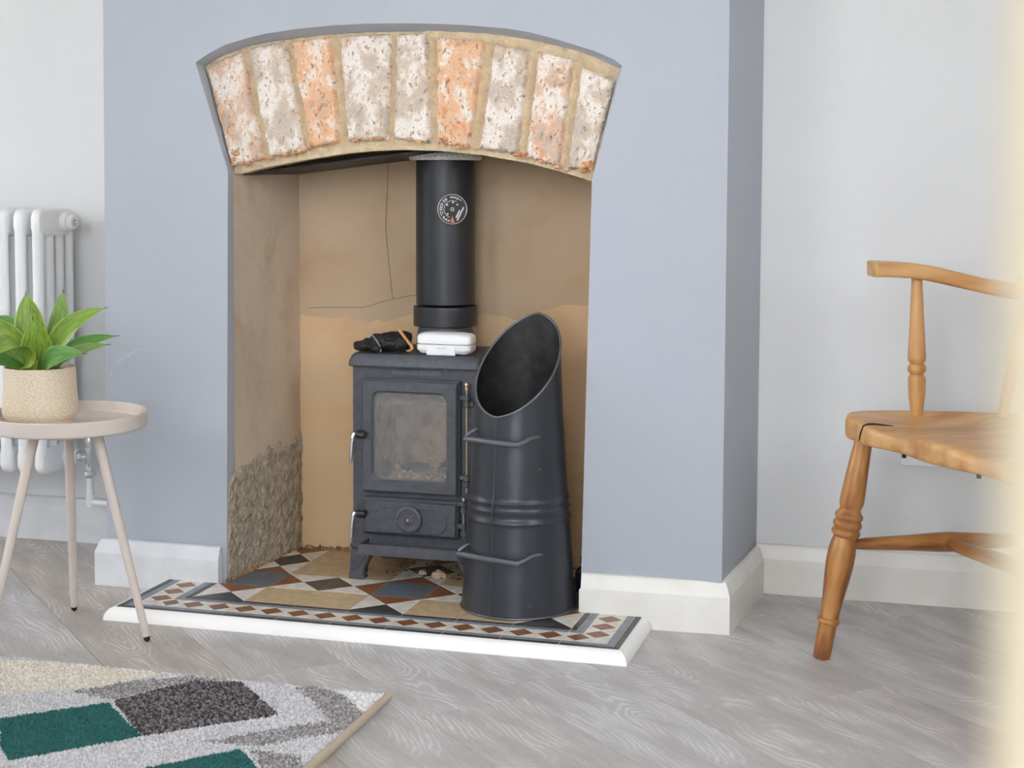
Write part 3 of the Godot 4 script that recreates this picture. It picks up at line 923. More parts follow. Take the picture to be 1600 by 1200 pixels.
# ---------------------------------------------------------------- hearth
func hearth() -> void:
	var h := thing("hearth", "low hearth of geometric brown, white, black and buff tiles with white edging, under the stove", "hearth")
	var bz := 0.103          # depth of the border
	var tt := HEARTH
	var b := MB.new()
	b.prism(PackedVector2Array([Vector2(-T, bz), Vector2(8 * T, bz), Vector2(8 * T, -0.108), Vector2(0.742, -0.108), Vector2(0.734, BACK + 0.008), Vector2(0.045, BACK + 0.008), Vector2(0.0145, -0.108), Vector2(-T, -0.108)]), 0.0005, tt - 0.0007)
	part("grout_bed", b, M.grout, h)
	var g := 0.0013
	var lay := func(poly: Array, m: Material, lift := 0.0) -> void:       # one tile; the polygon is shrunk for its joint
		var q := PackedVector2Array()
		var c := Vector2.ZERO
		for v: Vector2 in poly:
			c += v / poly.size()
		for i in poly.size():
			var v: Vector2 = poly[i]
			var e0: Vector2 = (v - poly[(i - 1 + poly.size()) % poly.size()]).normalized()
			var e1: Vector2 = (poly[(i + 1) % poly.size()] - v).normalized()
			var sg := 1.0 if e0.cross(e1) > 0.0 else -1.0
			var n0 := Vector2(-e0.y, e0.x) * sg
			var n1 := Vector2(-e1.y, e1.x) * sg
			var bi := n0 + n1
			q.append(v + bi * (2.0 * g * 0.5 / maxf(bi.length_squared(), 0.5)))
		part("tile", MB.new().prism(q, tt - 0.004, tt + lift, 0.0004), m, h, 20.0)
	for r in 5:
		for c in 7:
			var x0 := c * T
			var x1 := x0 + T
			var z0 := -r * T
			var z1 := z0 - T
			if r == 0 and c == 0:
				x0 = 0.0
			if r >= 1:
				x0 = maxf(x0, 0.016)
				x1 = minf(x1, 0.738)
			z1 = maxf(z1, BACK + 0.009)
			if z0 - z1 < 0.004:
				continue
			var p := c % 3
			var a := Vector2(x0, z0)
			var bb := Vector2(x1, z0)
			var cc := Vector2(x1, z1)
			var d := Vector2(x0, z1)
			var mid := (a + bb + cc + d) / 4.0
			var odd := r % 2 == 1
			if odd and p == 0:
				if r == 1 or r == 3:
					if r == 1:
						lay.call([a, bb, cc, d], M.tile_blue)
					else:
						quarter(lay, [a, bb, cc, d], mid, [M.tile_black, M.tile_white, M.tile_brown, M.tile_white])
				continue
			if r == 1:
				var lr := [M.tile_white, M.tile_black, M.tile_white, M.tile_brown] if p == 1 else [M.tile_white, M.tile_brown, M.tile_white, M.tile_black]
				quarter(lay, [a, bb, cc, d], mid, lr)
			elif r == 0 and p == 0:
				quarter(lay, [a, bb, cc, d], mid, [M.tile_black, M.tile_white, M.tile_brown, M.tile_white])
			elif r == 2 and p == 0:
				quarter(lay, [a, bb, cc, d], mid, [M.tile_brown, M.tile_white, M.tile_black, M.tile_white])
			elif r == 4 and p == 0:
				lay.call([a, bb, cc, d], M.tile_blue)
			else:
				lay.call([a, bb, cc, d], M.tile_buff)
	# border strips: dark, slate, the diamond band, slate, dark
	var f := [0.0, 0.115, 0.25, 0.745, 0.885, 1.0]
	var ms := [M.tile_black, M.tile_slate, M.tile_white, M.tile_slate, M.tile_black]
	for k in 5:
		var o0: float = 1.0 - f[k]
		var o1: float = 1.0 - f[k + 1]
		for c in range(-1, 8):       # front run, mitred at both ends
			var x0 := c * T
			var x1 := x0 + T
			var za := bz * o0
			var zb := bz * o1
			var q := [Vector2(x0, za), Vector2(x1, za), Vector2(x1, zb), Vector2(x0, zb)]
			if c == -1:
				q = [Vector2(-T * o0, za), Vector2(0, za), Vector2(0, zb), Vector2(-T * o1, zb)]
			elif c == 7:
				q = [Vector2(x0, za), Vector2(x0 + T * o0, za), Vector2(x0 + T * o1, zb), Vector2(x0, zb)]
			if c in [-1, 7] and o1 <= 0.001:
				q.remove_at(3 if c == -1 else 2)
			lay.call(q, ms[k], -0.0002 if k == 2 else 0.0)
		for s in 2:                  # the two runs back to the wall
			var base := 0.0 if s == 0 else 7 * T
			var sg := -1.0 if s == 0 else 1.0
			for part_i in 2:
				var zt0 := bz * o0 if part_i == 0 else 0.0
				var zt1 := bz * o1 if part_i == 0 else 0.0
				var ze := 0.0 if part_i == 0 else -0.1065
				var q := [Vector2(base + sg * T * o0, zt0), Vector2(base + sg * T * o1, zt1), Vector2(base + sg * T * o1, ze), Vector2(base + sg * T * o0, ze)]
				if part_i == 0 and o1 <= 0.001:
					q.remove_at(2)
				lay.call(q, ms[k], -0.0002 if k == 2 else 0.0)
	var diamond := func(c: Vector2, rx: float, rz: float, cut := Vector2.ZERO) -> void:
		var q := PackedVector2Array([c + Vector2(rx, 0), c + Vector2(0, rz), c + Vector2(-rx, 0), c + Vector2(0, -rz)])
		part("tile", MB.new().prism(q, tt - 0.004, tt + 0.0002, 0.0003), M.tile_brown, h, 20.0)
	var zc := bz * 0.5
	for i in range(-1, 17):
		if i == -1:
			diamond.call(Vector2(-0.020, zc), 0.018, 0.021)
		elif i == 16:
			diamond.call(Vector2(7 * T + 0.0, zc) + Vector2(0.024, 0.0), 0.021, 0.021)
		elif i < 14:
			diamond.call(Vector2((i + 0.5) * T / 2, zc), 0.0225, 0.0225)
	for s: float in [-T * 0.5, 7.5 * T]:
		for z: float in [0.026, -0.024, -0.074]:
			diamond.call(Vector2(s, z), 0.0225, 0.0215)
	# white quadrant edging
	var edge := func(pts: Array) -> void:
		var rr := []
		for i in pts.size():
			var q: Array = pts[i]
			var r := PackedVector3Array()
			for k in 9:
				var a := PI / 2 * k / 8.0
				var o := 0.017 * sin(a)
				r.append(Vector3(q[0].x + q[1].x * o, 0.0004 + (tt - 0.0008) * cos(a), q[0].y + q[1].y * o))
			r.append(Vector3(q[0].x, 0.0004, q[0].y))
			rr.append(r)
		part("edging", MB.new().rings(rr), M.gloss, h, 35.0)
	var fl := [Vector2(-T - 0.001, bz + 0.001), Vector2(-1, 1)]
	var fr := [Vector2(8 * T + 0.001, bz + 0.001), Vector2(1, 1)]
	edge.call([fl, fr])
	edge.call([[Vector2(-T - 0.001, -0.1065), Vector2(-1, 0)], fl])
	edge.call([fr, [Vector2(8 * T + 0.001, -0.1075), Vector2(1, 0)]])

func quarter(lay: Callable, q: Array, mid: Vector2, ms: Array) -> void:    # front, right, back, left
	for i in 4:
		lay.call([q[i], q[(i + 1) % 4], mid], ms[i])

# ---------------------------------------------------------------- stove
func rounded(x0: float, x1: float, y0: float, y1: float, r: float, n := 6) -> PackedVector2Array:
	var q := PackedVector2Array()
	for k in 4:
		var c := Vector2(x1 - r if k in [0, 3] else x0 + r, y1 - r if k in [0, 1] else y0 + r)
		for i in n + 1:
			var a := PI / 2 * (k + float(i) / n)
			q.append(c + Vector2(cos(a), sin(a)) * r)
	return q

func flat_xf(z: float) -> Transform3D:       # prism in x, z -> standing in x, y, thickness towards +z
	return Transform3D(Basis(Vector3.RIGHT, Vector3.BACK, Vector3.UP), Vector3(0, 0, z))

func ring_panel(b: MB, outer: PackedVector2Array, inner: PackedVector2Array, z0: float, z1: float, bev: float) -> void:   # frame between two outlines of equal length
	var n := outer.size()
	var rr := []
	var co := Vector2.ZERO
	for q in outer:
		co += q / n
	for k in 6:
		var r := PackedVector3Array()
		for i in n:
			var o := outer[i]
			var w := inner[i]
			var oi := o + (co - o).normalized() * bev * 1.3
			var wi := w - (co - w).normalized() * bev * 1.3
			var q: Vector2 = [o, o, oi, wi, w, w][k]
			r.append(Vector3(q.x, q.y, [z0, z1 - bev, z1, z1, z1 - bev, z0][k]))
		rr.append(r)
	b.rings(rr, true, false, true)

func stove() -> void:
	var s := thing("stove", "small black cast iron wood stove with glazed door standing on the tiled hearth", "stove")
	var fx := -0.225       # front face
	var xa := 0.2435
	var xb := 0.5125
	var y0 := 0.094
	var y1 := 0.460
	var zb := -0.425
	# body: five walls round the firebox, an opening behind the door
	var b := MB.new()
	span(b, Vector3(xa, y0, zb), Vector3(xa + 0.012, y1, fx - 0.0125), 0.003)
	span(b, Vector3(xb - 0.012, y0, zb), Vector3(xb, y1, fx - 0.0125), 0.003)
	span(b, Vector3(xa + 0.0125, y0 + 0.0125, zb), Vector3(xb - 0.0125, y1, zb + 0.012), 0.003)
	span(b, Vector3(xa + 0.0125, y0, zb), Vector3(xb - 0.0125, y0 + 0.012, fx - 0.0125), 0.003)
	ring_panel(b, rounded(xa, xb, y0, y1, 0.006, 7), rounded(0.290, 0.4535, 0.228, 0.413, 0.016, 7), fx - 0.012, fx, 0.0025)
	part("body", b, M.iron, s)
	# flared foot plate
	part("base_plate", MB.new().prism(rounded(xa - 0.007, xb + 0.007, zb - 0.004, fx + 0.008, 0.01), 0.088, 0.097, 0.004), M.iron, s)
	# top with a sloping, rounded lip
	var rr := []
	for k: Array in [[0.458, 0.006, 0.0], [0.461, 0.0075, 0.0], [0.470, 0.0055, 0.0], [0.479, 0.002, 0.0], [0.4835, -0.003, 0.0]]:
		var r := PackedVector3Array()
		for q in rounded(xa - k[1], xb + k[1], zb - k[1], fx + 0.006 + k[1], 0.012):
			r.append(Vector3(q.x, k[0], q.y))
		rr.append(r)
	part("top_plate", MB.new().rings(rr), M.iron, s, 35.0)
	# maker's badge: a thin lozenge with raised lettering
	b = MB.new()
	b.prism(rounded(0.322, 0.434, 0.4405, 0.4535, 0.006), 0.0, 0.0012, 0.0006, flat_xf(fx))
	var lz := []
	for q in rounded(0.3212, 0.4348, 0.4398, 0.4542, 0.0068):
		lz.append(Vector3(q.x, q.y, fx + 0.0008))
	b.tube(lz, [0.0008], 6, 1.0, true, Vector3.BACK)
	var badge := part("badge", b, M.iron, s)
	badge.set_meta("label", "raised lozenge badge with cast lettering")
	var font := SystemFont.new()
	font.font_names = PackedStringArray(["Droid Serif"])
	for w: Array in [["Salamander", 0.3585], ["Hobbit", 0.4115]]:
		var tm := TextMesh.new()
		tm.text = w[0]
		tm.font = font
		tm.font_size = 16
		tm.pixel_size = 0.00072
		tm.depth = 0.0014
		var rp := tm.get_aabb().size.x
		var wide := 0.058 if w[0] == "Salamander" else 0.034
		put("lettering", tm, M.iron_highlight, badge, Transform3D(Basis().scaled(Vector3(wide / maxf(rp, 0.001), 0.8, 1.0)), Vector3(w[1], 0.447, fx + 0.0018)))
	part("divider", span(MB.new(), Vector3(0.3905, 0.4415, fx + 0.0008), Vector3(0.3922, 0.4525, fx + 0.0022)), M.iron_highlight, badge)
	# fire door
	var door := Node3D.new()
	door.name = "fire_door"
	s.add_child(door, true)
	b = MB.new()
	ring_panel(b, rounded(0.2715, 0.4725, 0.2075, 0.4335, 0.004, 7), rounded(0.2945, 0.4490, 0.2325, 0.4085, 0.016, 7), fx - 0.002, -0.203, 0.0035)
	part("door_frame", b, M.iron, door, 32.0)
	b = MB.new()
	ring_panel(b, rounded(0.2685, 0.4755, 0.2045, 0.4365, 0.005, 7), rounded(0.285, 0.459, 0.222, 0.419, 0.016, 7), fx, -0.211, 0.003)
	part("door_rebate", b, M.iron, door, 32.0)
	part("pane", MB.new().prism(rounded(0.289, 0.4545, 0.227, 0.414, 0.016), 0.0, 0.003, 0.0, flat_xf(-0.2125)), M.glass, door)
	# soot and tar that the fire left on the inside of the glass
	# firebox: firebrick lining, ash bed, a spent log and embers
	b = MB.new()
	span(b, Vector3(xa + 0.0125, 0.206, zb + 0.013), Vector3(xb - 0.0125, 0.40, zb + 0.035), 0.004)
	part("firebrick_back", b, M.firebrick, s)
	for k in 2:
		b = MB.new()
		var xx := xa + 0.0125 if k == 0 else xb - 0.0345
		span(b, Vector3(xx, 0.206, zb + 0.036), Vector3(xx + 0.022, 0.40, fx - 0.014), 0.004)
		part("firebrick_side", b, M.firebrick, s)
	part("baffle", MB.new().box(Vector3(0.378, 0.40, -0.335), Vector3(0.23, 0.008, 0.16), 0.002, Basis(Vector3.RIGHT, 0.25)), M.firebrick, s)
	part("grate", span(MB.new(), Vector3(xa + 0.013, 0.196, zb + 0.013), Vector3(xb - 0.013, 0.206, fx - 0.013), 0.002), M.plate, s)
	var nz := noise(611, 1.0, 4)
	part("ash_bed", MB.new().slab(
		func(u: float, v: float) -> Vector3:
			var x := lerpf(xa + 0.035, xb - 0.035, u)
			var z := lerpf(fx - 0.016, zb + 0.037, v)
			return Vector3(x, 0.222 + 0.012 * v + 0.012 * nz.get_noise_2d(x * 30.0, z * 30.0) + 0.006 * nz.get_noise_2d(x * 90.0, z * 90.0), z), 40, 34,
		func(u: float, v: float) -> Vector3: return Vector3(lerpf(xa + 0.035, xb - 0.035, u), 0.2065, lerpf(fx - 0.016, zb + 0.037, v))), M.ash, s, 60.0)
	for k: Array in [[Vector3(0.30, 0.243, -0.265), Vector3(0.012, 0.018, 0.012)], [Vector3(0.43, 0.246, -0.30), Vector3(0.026, 0.014, 0.02)], [Vector3(0.345, 0.240, -0.32), Vector3(0.03, 0.011, 0.016)]]:
		b = MB.new()
		lump_stone(b, k[0], k[1], 620 + int(k[0].x * 100), 14, 10)
		part("charcoal", b, M.char, s, 40.0)
	# ash door with its spin wheel
	var ash := Node3D.new()
	ash.name = "ash_door"
	s.add_child(ash, true)
	part("door_panel", MB.new().prism(rounded(0.2705, 0.4735, 0.1195, 0.1955, 0.003, 3), 0.0, 0.020, 0.006, flat_xf(fx)), M.iron, ash, 25.0)
	b = MB.new()
	var pts := []
	for q in rounded(0.2965, 0.4495, 0.1285, 0.1785, 0.0245, 10):
		pts.append(Vector3(q.x, q.y, -0.2052))
	b.tube(pts, [0.0019], 8, 1.0, true, Vector3.BACK)
	part("raised_bead", b, M.iron, ash)
	var face := Transform3D(Basis(Vector3.RIGHT, PI / 2), Vector3(0.3735, 0.1565, -0.205))
	part("spin_wheel", MB.new().lathe([Vector2(0.020, 0.0), Vector2(0.0255, 0.0025), Vector2(0.0268, 0.006), Vector2(0.0262, 0.0105), Vector2(0.0225, 0.0122), Vector2(0.0205, 0.0105), Vector2(0.0125, 0.0098), Vector2(0.0112, 0.0120), Vector2(0.0085, 0.0128), Vector2(0.0072, 0.0105), Vector2(0.0, 0.0100)], 48, face), M.iron, ash, 35.0)
	part("spindle_nut", MB.new().lathe([Vector2(0.0034, 0.008), Vector2(0.0034, 0.0135), Vector2(0.0024, 0.0158), Vector2(0.0, 0.0164)], 16, face), M.steel, ash)
	# hinges
	b = MB.new()
	b.lathe([Vector2(0.0022, 0.214), Vector2(0.0022, 0.418), Vector2(0.0036, 0.419), Vector2(0.0040, 0.4225), Vector2(0.003, 0.4245), Vector2(0.0042, 0.427), Vector2(0.0044, 0.430), Vector2(0.0028, 0.4335), Vector2(0.0, 0.4345)], 16, Transform3D(Basis(), Vector3(0.4895, 0, -0.2125)))
	part("hinge_pin", b, M.brass, s)
	for y: float in [0.398, 0.238, 0.1855, 0.1405]:
		b = MB.new()
		var x := 0.4895 if y > 0.2 else 0.4835
		for k in 2:
			var yy := y + (0.006 if k == 0 else -0.007)
			b.lathe([Vector2(0.0055, yy - 0.0055), Vector2(0.0068, yy - 0.004), Vector2(0.0068, yy + 0.004), Vector2(0.0055, yy + 0.0055)], 18, Transform3D(Basis(), Vector3(x, 0, -0.2125)))
		b.box(Vector3(x - 0.008, y + 0.006, -0.2135), Vector3(0.014, 0.010, 0.009), 0.002)
		b.box(Vector3(x + 0.008, y - 0.007, -0.2165), Vector3(0.014, 0.009, 0.012), 0.002)
		part("hinge", b, M.iron, s)
	part("hinge_pin", MB.new().lathe([Vector2(0.002, 0.126), Vector2(0.002, 0.197), Vector2(0.004, 0.199), Vector2(0.0036, 0.204), Vector2(0.0, 0.206)], 14, Transform3D(Basis(), Vector3(0.4835, 0, -0.2125))), M.steel, s)
	# latches: a ribbed black knob, a polished lever hanging from it
	for k: Array in [[0.3245, 0.265], [0.1645, 0.262]]:
		var y: float = k[0]
		var la := Node3D.new()
		la.name = numbered("latch", s)
		s.add_child(la, true)
		var prof := [Vector2(0.0068, 0.0), Vector2(0.0078, 0.002)]
		for i in 5:
			prof.append(Vector2(0.0085, 0.003 + i * 0.0032))
			prof.append(Vector2(0.0079, 0.0046 + i * 0.0032))
		prof.append(Vector2(0.0066, 0.020)); prof.append(Vector2(0.0, 0.0205))
		part("knob", MB.new().lathe(prof, 22, Transform3D(Basis(Vector3.BACK, PI / 2), Vector3(0.2855, y, -0.188))), M.knob, la)
		part("stalk", MB.new().lathe([Vector2(0.005, -0.228), Vector2(0.005, -0.188)], 14, Transform3D(Basis(Vector3.RIGHT, PI / 2), Vector3(0.279, y, 0.0)) * Transform3D(Basis(), Vector3.ZERO)), M.knob, la)
		b = MB.new()
		b.tube([Vector3(0.2665, y + 0.0015, -0.188), Vector3(0.262, y + 0.002, -0.186), Vector3(0.2605, y - 0.004, -0.184), Vector3(0.2595, y - 0.013, -0.182), Vector3(0.2585, y - 0.022, -0.181), Vector3(0.2580, y - 0.040, -0.180), Vector3(0.2572, y - 0.053, -0.180), Vector3(0.2572, y - 0.0555, -0.180)], [0.004, 0.0058, 0.0056, 0.004, 0.0052, 0.0050, 0.0046, 0.003], 12, 0.75)
		part("lever", b, M.chrome, la, 50.0)
	# ash lip: a shelf with an upturned rim, rounded at its corners
	var lip := PackedVector2Array([Vector2(0.2800, -0.222), Vector2(0.2800, -0.186)])
	for i in 7:
		var a := PI - PI / 2 * i / 6.0
		lip.append(Vector2(0.2840, -0.170) + Vector2(cos(a) * 0.004, sin(a) * 0.004))
	for i in 9:
		var a := PI / 2 - PI / 2 * i / 8.0
		lip.append(Vector2(0.4755, -0.191) + Vector2(cos(a) * 0.0245, sin(a) * 0.0245))
	lip.append(Vector2(0.5000, -0.222))
	b = MB.new()
	b.prism(lip, 0.0895, 0.0945, 0.0015)
	rr = []
	for i in lip.size():
		var q := lip[i]
		var d := (lip[mini(i + 1, lip.size() - 1)] - lip[maxi(i - 1, 0)]).normalized()
		var n := Vector2(-d.y, d.x)
		var r := PackedVector3Array()
		for k: Array in [[0.0, 0.0885], [0.0, 0.1075], [0.0012, 0.1090], [0.0028, 0.1090], [0.004, 0.1075], [0.004, 0.0885]]:
			r.append(Vector3(q.x - n.x * k[0] * -1.0, k[1], q.y - n.y * k[0] * -1.0))
		rr.append(r)
	b.rings(rr)
	part("ash_lip", b, M.iron, s, 35.0)
	# four splayed legs with a swept foot
	for k in 4:
		var sx := 1.0 if k % 2 == 0 else -1.0
		var front := k < 2
		var cx := 0.264 if sx > 0 else 0.492
		var zc := fx + 0.004 if front else zb + 0.02
		var prof := PackedVector2Array([Vector2(-0.0195, 0.088), Vector2(-0.0235, 0.040), Vector2(-0.0255, HEARTH + 0.0005), Vector2(0.0065, HEARTH + 0.0005), Vector2(0.0095, 0.0275), Vector2(0.0055, 0.0325), Vector2(0.010, 0.039), Vector2(0.0085, 0.0435), Vector2(0.0115, 0.053), Vector2(0.0185, 0.066), Vector2(0.0265, 0.088)])
		var q := PackedVector2Array()
		for v in prof:
			q.append(Vector2(cx + sx * v.x, v.y))
		b = MB.new()
		b.prism(q, -0.011, 0.011, 0.003, flat_xf(zc))
		var pp := []
		for v: Vector2 in [Vector2(-0.021, 0.043), Vector2(-0.012, 0.0445), Vector2(-0.004, 0.050), Vector2(0.003, 0.060), Vector2(0.012, 0.074), Vector2(0.02, 0.084)]:
			pp.append(Vector3(cx + sx * v.x, v.y, zc + 0.0112))
		b.tube(pp, [0.0014], 6, 1.0, false, Vector3.BACK)
		part("leg", b, M.iron, s, 30.0)

func flue() -> void:
	var f := thing("flue_pipe", "matt black flue pipe rising from the stove to the brick arch", "flue pipe", Vector3(0.4015, 0.4838, -0.345))
	var r := 0.0605
	part("pipe", MB.new().lathe([Vector2(r, 0.095), Vector2(r, 0.46)], 64, Transform3D(), true), M.flue, f)
	part("collar", MB.new().lathe([Vector2(r + 0.0005, 0.0905), Vector2(r + 0.0048, 0.0895), Vector2(r + 0.0055, 0.086), Vector2(r + 0.0055, 0.052), Vector2(r + 0.0045, 0.0495), Vector2(r - 0.004, 0.0490)], 64), M.flue, f, 30.0)
	part("spigot", MB.new().lathe([Vector2(0.0600, 0.0), Vector2(0.0605, 0.012), Vector2(0.0590, 0.03), Vector2(0.0560, 0.042), Vector2(0.0545, 0.05)], 64), M.iron, f, 30.0)
	# woven rope packed round the pipe at the closure plate
	var b := MB.new()
	for k in 6:
		var pts := []
		for i in 480:
			var a := TAU * i / 480.0
			var w := (a * 13.0 + TAU * k / 3.0) * (1.0 if k < 3 else -1.0)
			var q := r + 0.0078 + 0.0048 * cos(w)
			pts.append(Vector3(q * cos(a), 0.3965 + 0.0054 * sin(w), q * sin(a)))
		b.tube(pts, [0.0032], 7, 1.0, true)
	part("rope_seal", b, M.rope, f, 60.0).set_meta("label", "pale woven rope seal round the top of the pipe")
	# magnetic thermometer on the pipe
	var n := Vector3(sin(deg_to_rad(31.0)), 0, cos(deg_to_rad(31.0)))
	var g := thing("flue_thermometer", "round black dial thermometer with white markings stuck on the flue pipe", "thermometer", Vector3(0.3995, 0.7735, -0.345) + n * (r + 0.0016))
	g.basis = Basis(Vector3.UP.cross(n), n, Vector3.UP.cross(n).cross(n)) # y outwards
	part("case", MB.new().lathe([Vector2(0.012, 0.0), Vector2(0.0295, 0.0035), Vector2(0.0305, 0.005), Vector2(0.0305, 0.0085), Vector2(0.0, 0.0085)], 48), M.dial, g, 30.0)
	part("bezel", MB.new().torus(0.0298, 0.0009, 56, 8, Transform3D(Basis(), Vector3(0, 0.0085, 0))), M.steel, g, 60.0)
	var dial := Node3D.new()
	dial.name = "dial"
	g.add_child(dial, true)
	var mark := func(called: String, a0: float, a1: float, r0: float, r1: float, m: Material) -> void:    # angles clockwise from the top
		var q := PackedVector2Array()
		var k := maxi(2, int(absf(a1 - a0) / 6.0))
		for i in k + 1:
			var a := deg_to_rad(lerpf(a0, a1, float(i) / k))
			q.append(Vector2(sin(a), -cos(a)) * r1)
		for i in k + 1:
			var a := deg_to_rad(lerpf(a1, a0, float(i) / k))
			q.append(Vector2(sin(a), -cos(a)) * r0)
		part(called, MB.new().prism(q, 0.0084, 0.0088), m, dial)
	var spec := [[195, 232, 24.6, 26.0], [195, 199, 21, 26.0], [210, 214, 21, 24.6], [226, 232, 21, 26], [238, 262, 24.6, 26], [243, 260, 20.8, 22], [266, 272, 20.5, 26.5], [276, 300, 24.6, 26], [276, 281, 20.8, 26], [279, 298, 20.8, 22], [296, 300, 20.8, 26], [308, 330, 24.6, 26], [309, 313, 21, 26], [326, 331, 21, 26], [314, 326, 20.8, 22], [350, 355, 22, 26], [358, 362, 22, 26], [366, 370, 22, 26], [374, 379, 22, 26], [384, 390, 21, 26], [394, 408, 24.4, 25.6]]
	for t: Array in spec:
		mark.call("marking", t[0], t[1], t[2] * 0.001, t[3] * 0.001, M.print_white)
	mark.call("scale_ring", 200, 390, 0.0168, 0.0176, M.print_white)
	for a: float in [225.0, 310.0, 5.0, 48.0]:
		part("numeral", MB.new().lathe([Vector2(0.0019, 0.0084), Vector2(0.0019, 0.0088), Vector2(0.0, 0.0088)], 10, Transform3D(Basis(), Vector3(sin(deg_to_rad(a)) * 0.0138, 0, -cos(deg_to_rad(a)) * 0.0138))), M.print_white, dial)
	part("pivot", MB.new().torus(0.0030, 0.0010, 20, 8, Transform3D(Basis(), Vector3(0, 0.0088, 0))), M.steel, dial, 60.0)
	part("pointer", MB.new().prism(PackedVector2Array([Vector2(0.0, 0.0135), Vector2(0.0028, 0.0225), Vector2(0.0055, 0.0278), Vector2(-0.0042, 0.0268), Vector2(-0.0035, 0.023)]), 0.0085, 0.0094), M.print_red, dial)
	for k: Array in [[0.0165, 0.0058, 0.030], [0.0115, 0.0045, 0.017]]:
		part("printed_bar", MB.new().box(Vector3(k[0], 0.0087, 0.0095), Vector3(0.0026, 0.0005, k[2]), 0.0, Basis(Vector3.UP, deg_to_rad(-27.0))), M.print_white, dial)

# surface nets over tapered capsules; bones are [a, b, ra, rb]
func blob(b: MB, bones: Array, k: float, cell: float, warp: float, sd: int) -> void:
	var lo := Vector3(1e9, 1e9, 1e9)
	var hi := Vector3(-1e9, -1e9, -1e9)
	for q: Array in bones:
		for e in 2:
			lo = lo.min(q[e] - Vector3.ONE * (q[2 + e] + k))
			hi = hi.max(q[e] + Vector3.ONE * (q[2 + e] + k))
	lo -= Vector3.ONE * cell * 2
	var n := Vector3i(((hi - lo) / cell).ceil()) + Vector3i(3, 3, 3)
	var nz := noise(sd, 1.0, 3)
	var f := PackedFloat32Array()
	f.resize(n.x * n.y * n.z)
	for x in n.x:
		for y in n.y:
			for z in n.z:
				var p := lo + Vector3(x, y, z) * cell
				var s := 0.0
				for q: Array in bones:
					var ab: Vector3 = q[1] - q[0]
					var t := clampf((p - q[0]).dot(ab) / maxf(ab.length_squared(), 1e-9), 0.0, 1.0)
					s += exp(-(p.distance_to(q[0] + ab * t) - lerpf(q[2], q[3], t)) / k)
				f[(x * n.y + y) * n.z + z] = -log(maxf(s, 1e-30)) * k + warp * nz.get_noise_3dv(p * 45.0)
	var id := func(v: Vector3i) -> int: return (v.x * n.y + v.y) * n.z + v.z
	var cells := {}
	for x in n.x - 1:
		for y in n.y - 1:
			for z in n.z - 1:
				var c := Vector3.ZERO
				var m := 0
				for e in 12:
					var ax := e / 4
					var o := [Vector3i(0, e & 1, (e >> 1) & 1), Vector3i(e & 1, 0, (e >> 1) & 1), Vector3i(e & 1, (e >> 1) & 1, 0)][ax] as Vector3i
					var a := Vector3i(x, y, z) + o
					var d := Vector3i(1 if ax == 0 else 0, 1 if ax == 1 else 0, 1 if ax == 2 else 0)
					var fa := f[(a.x * n.y + a.y) * n.z + a.z]
					var g := a + d
					var fb := f[(g.x * n.y + g.y) * n.z + g.z]
					if (fa < 0.0) != (fb < 0.0):
						c += Vector3(a) + Vector3(d) * (fa / (fa - fb))
						m += 1
				if m > 0:
					cells[Vector3i(x, y, z)] = lo + c / m * cell
	for at: Vector3i in cells:
		for ax in 3:
			var d := Vector3i(1 if ax == 0 else 0, 1 if ax == 1 else 0, 1 if ax == 2 else 0)
			var u := Vector3i(d.z, d.x, d.y)
			var w := Vector3i(d.y, d.z, d.x)
			var fa := f[id.call(at)]
			var fb := f[id.call(at + d)]
			if (fa < 0.0) == (fb < 0.0):
				continue
			var q := [at, at - u, at - u - w, at - w]
			if not (cells.has(q[1]) and cells.has(q[2]) and cells.has(q[3])):
				continue
			if fa < 0.0:
				b.quad(cells[q[0]], cells[q[1]], cells[q[2]], cells[q[3]])
			else:
				b.quad(cells[q[0]], cells[q[3]], cells[q[2]], cells[q[1]])

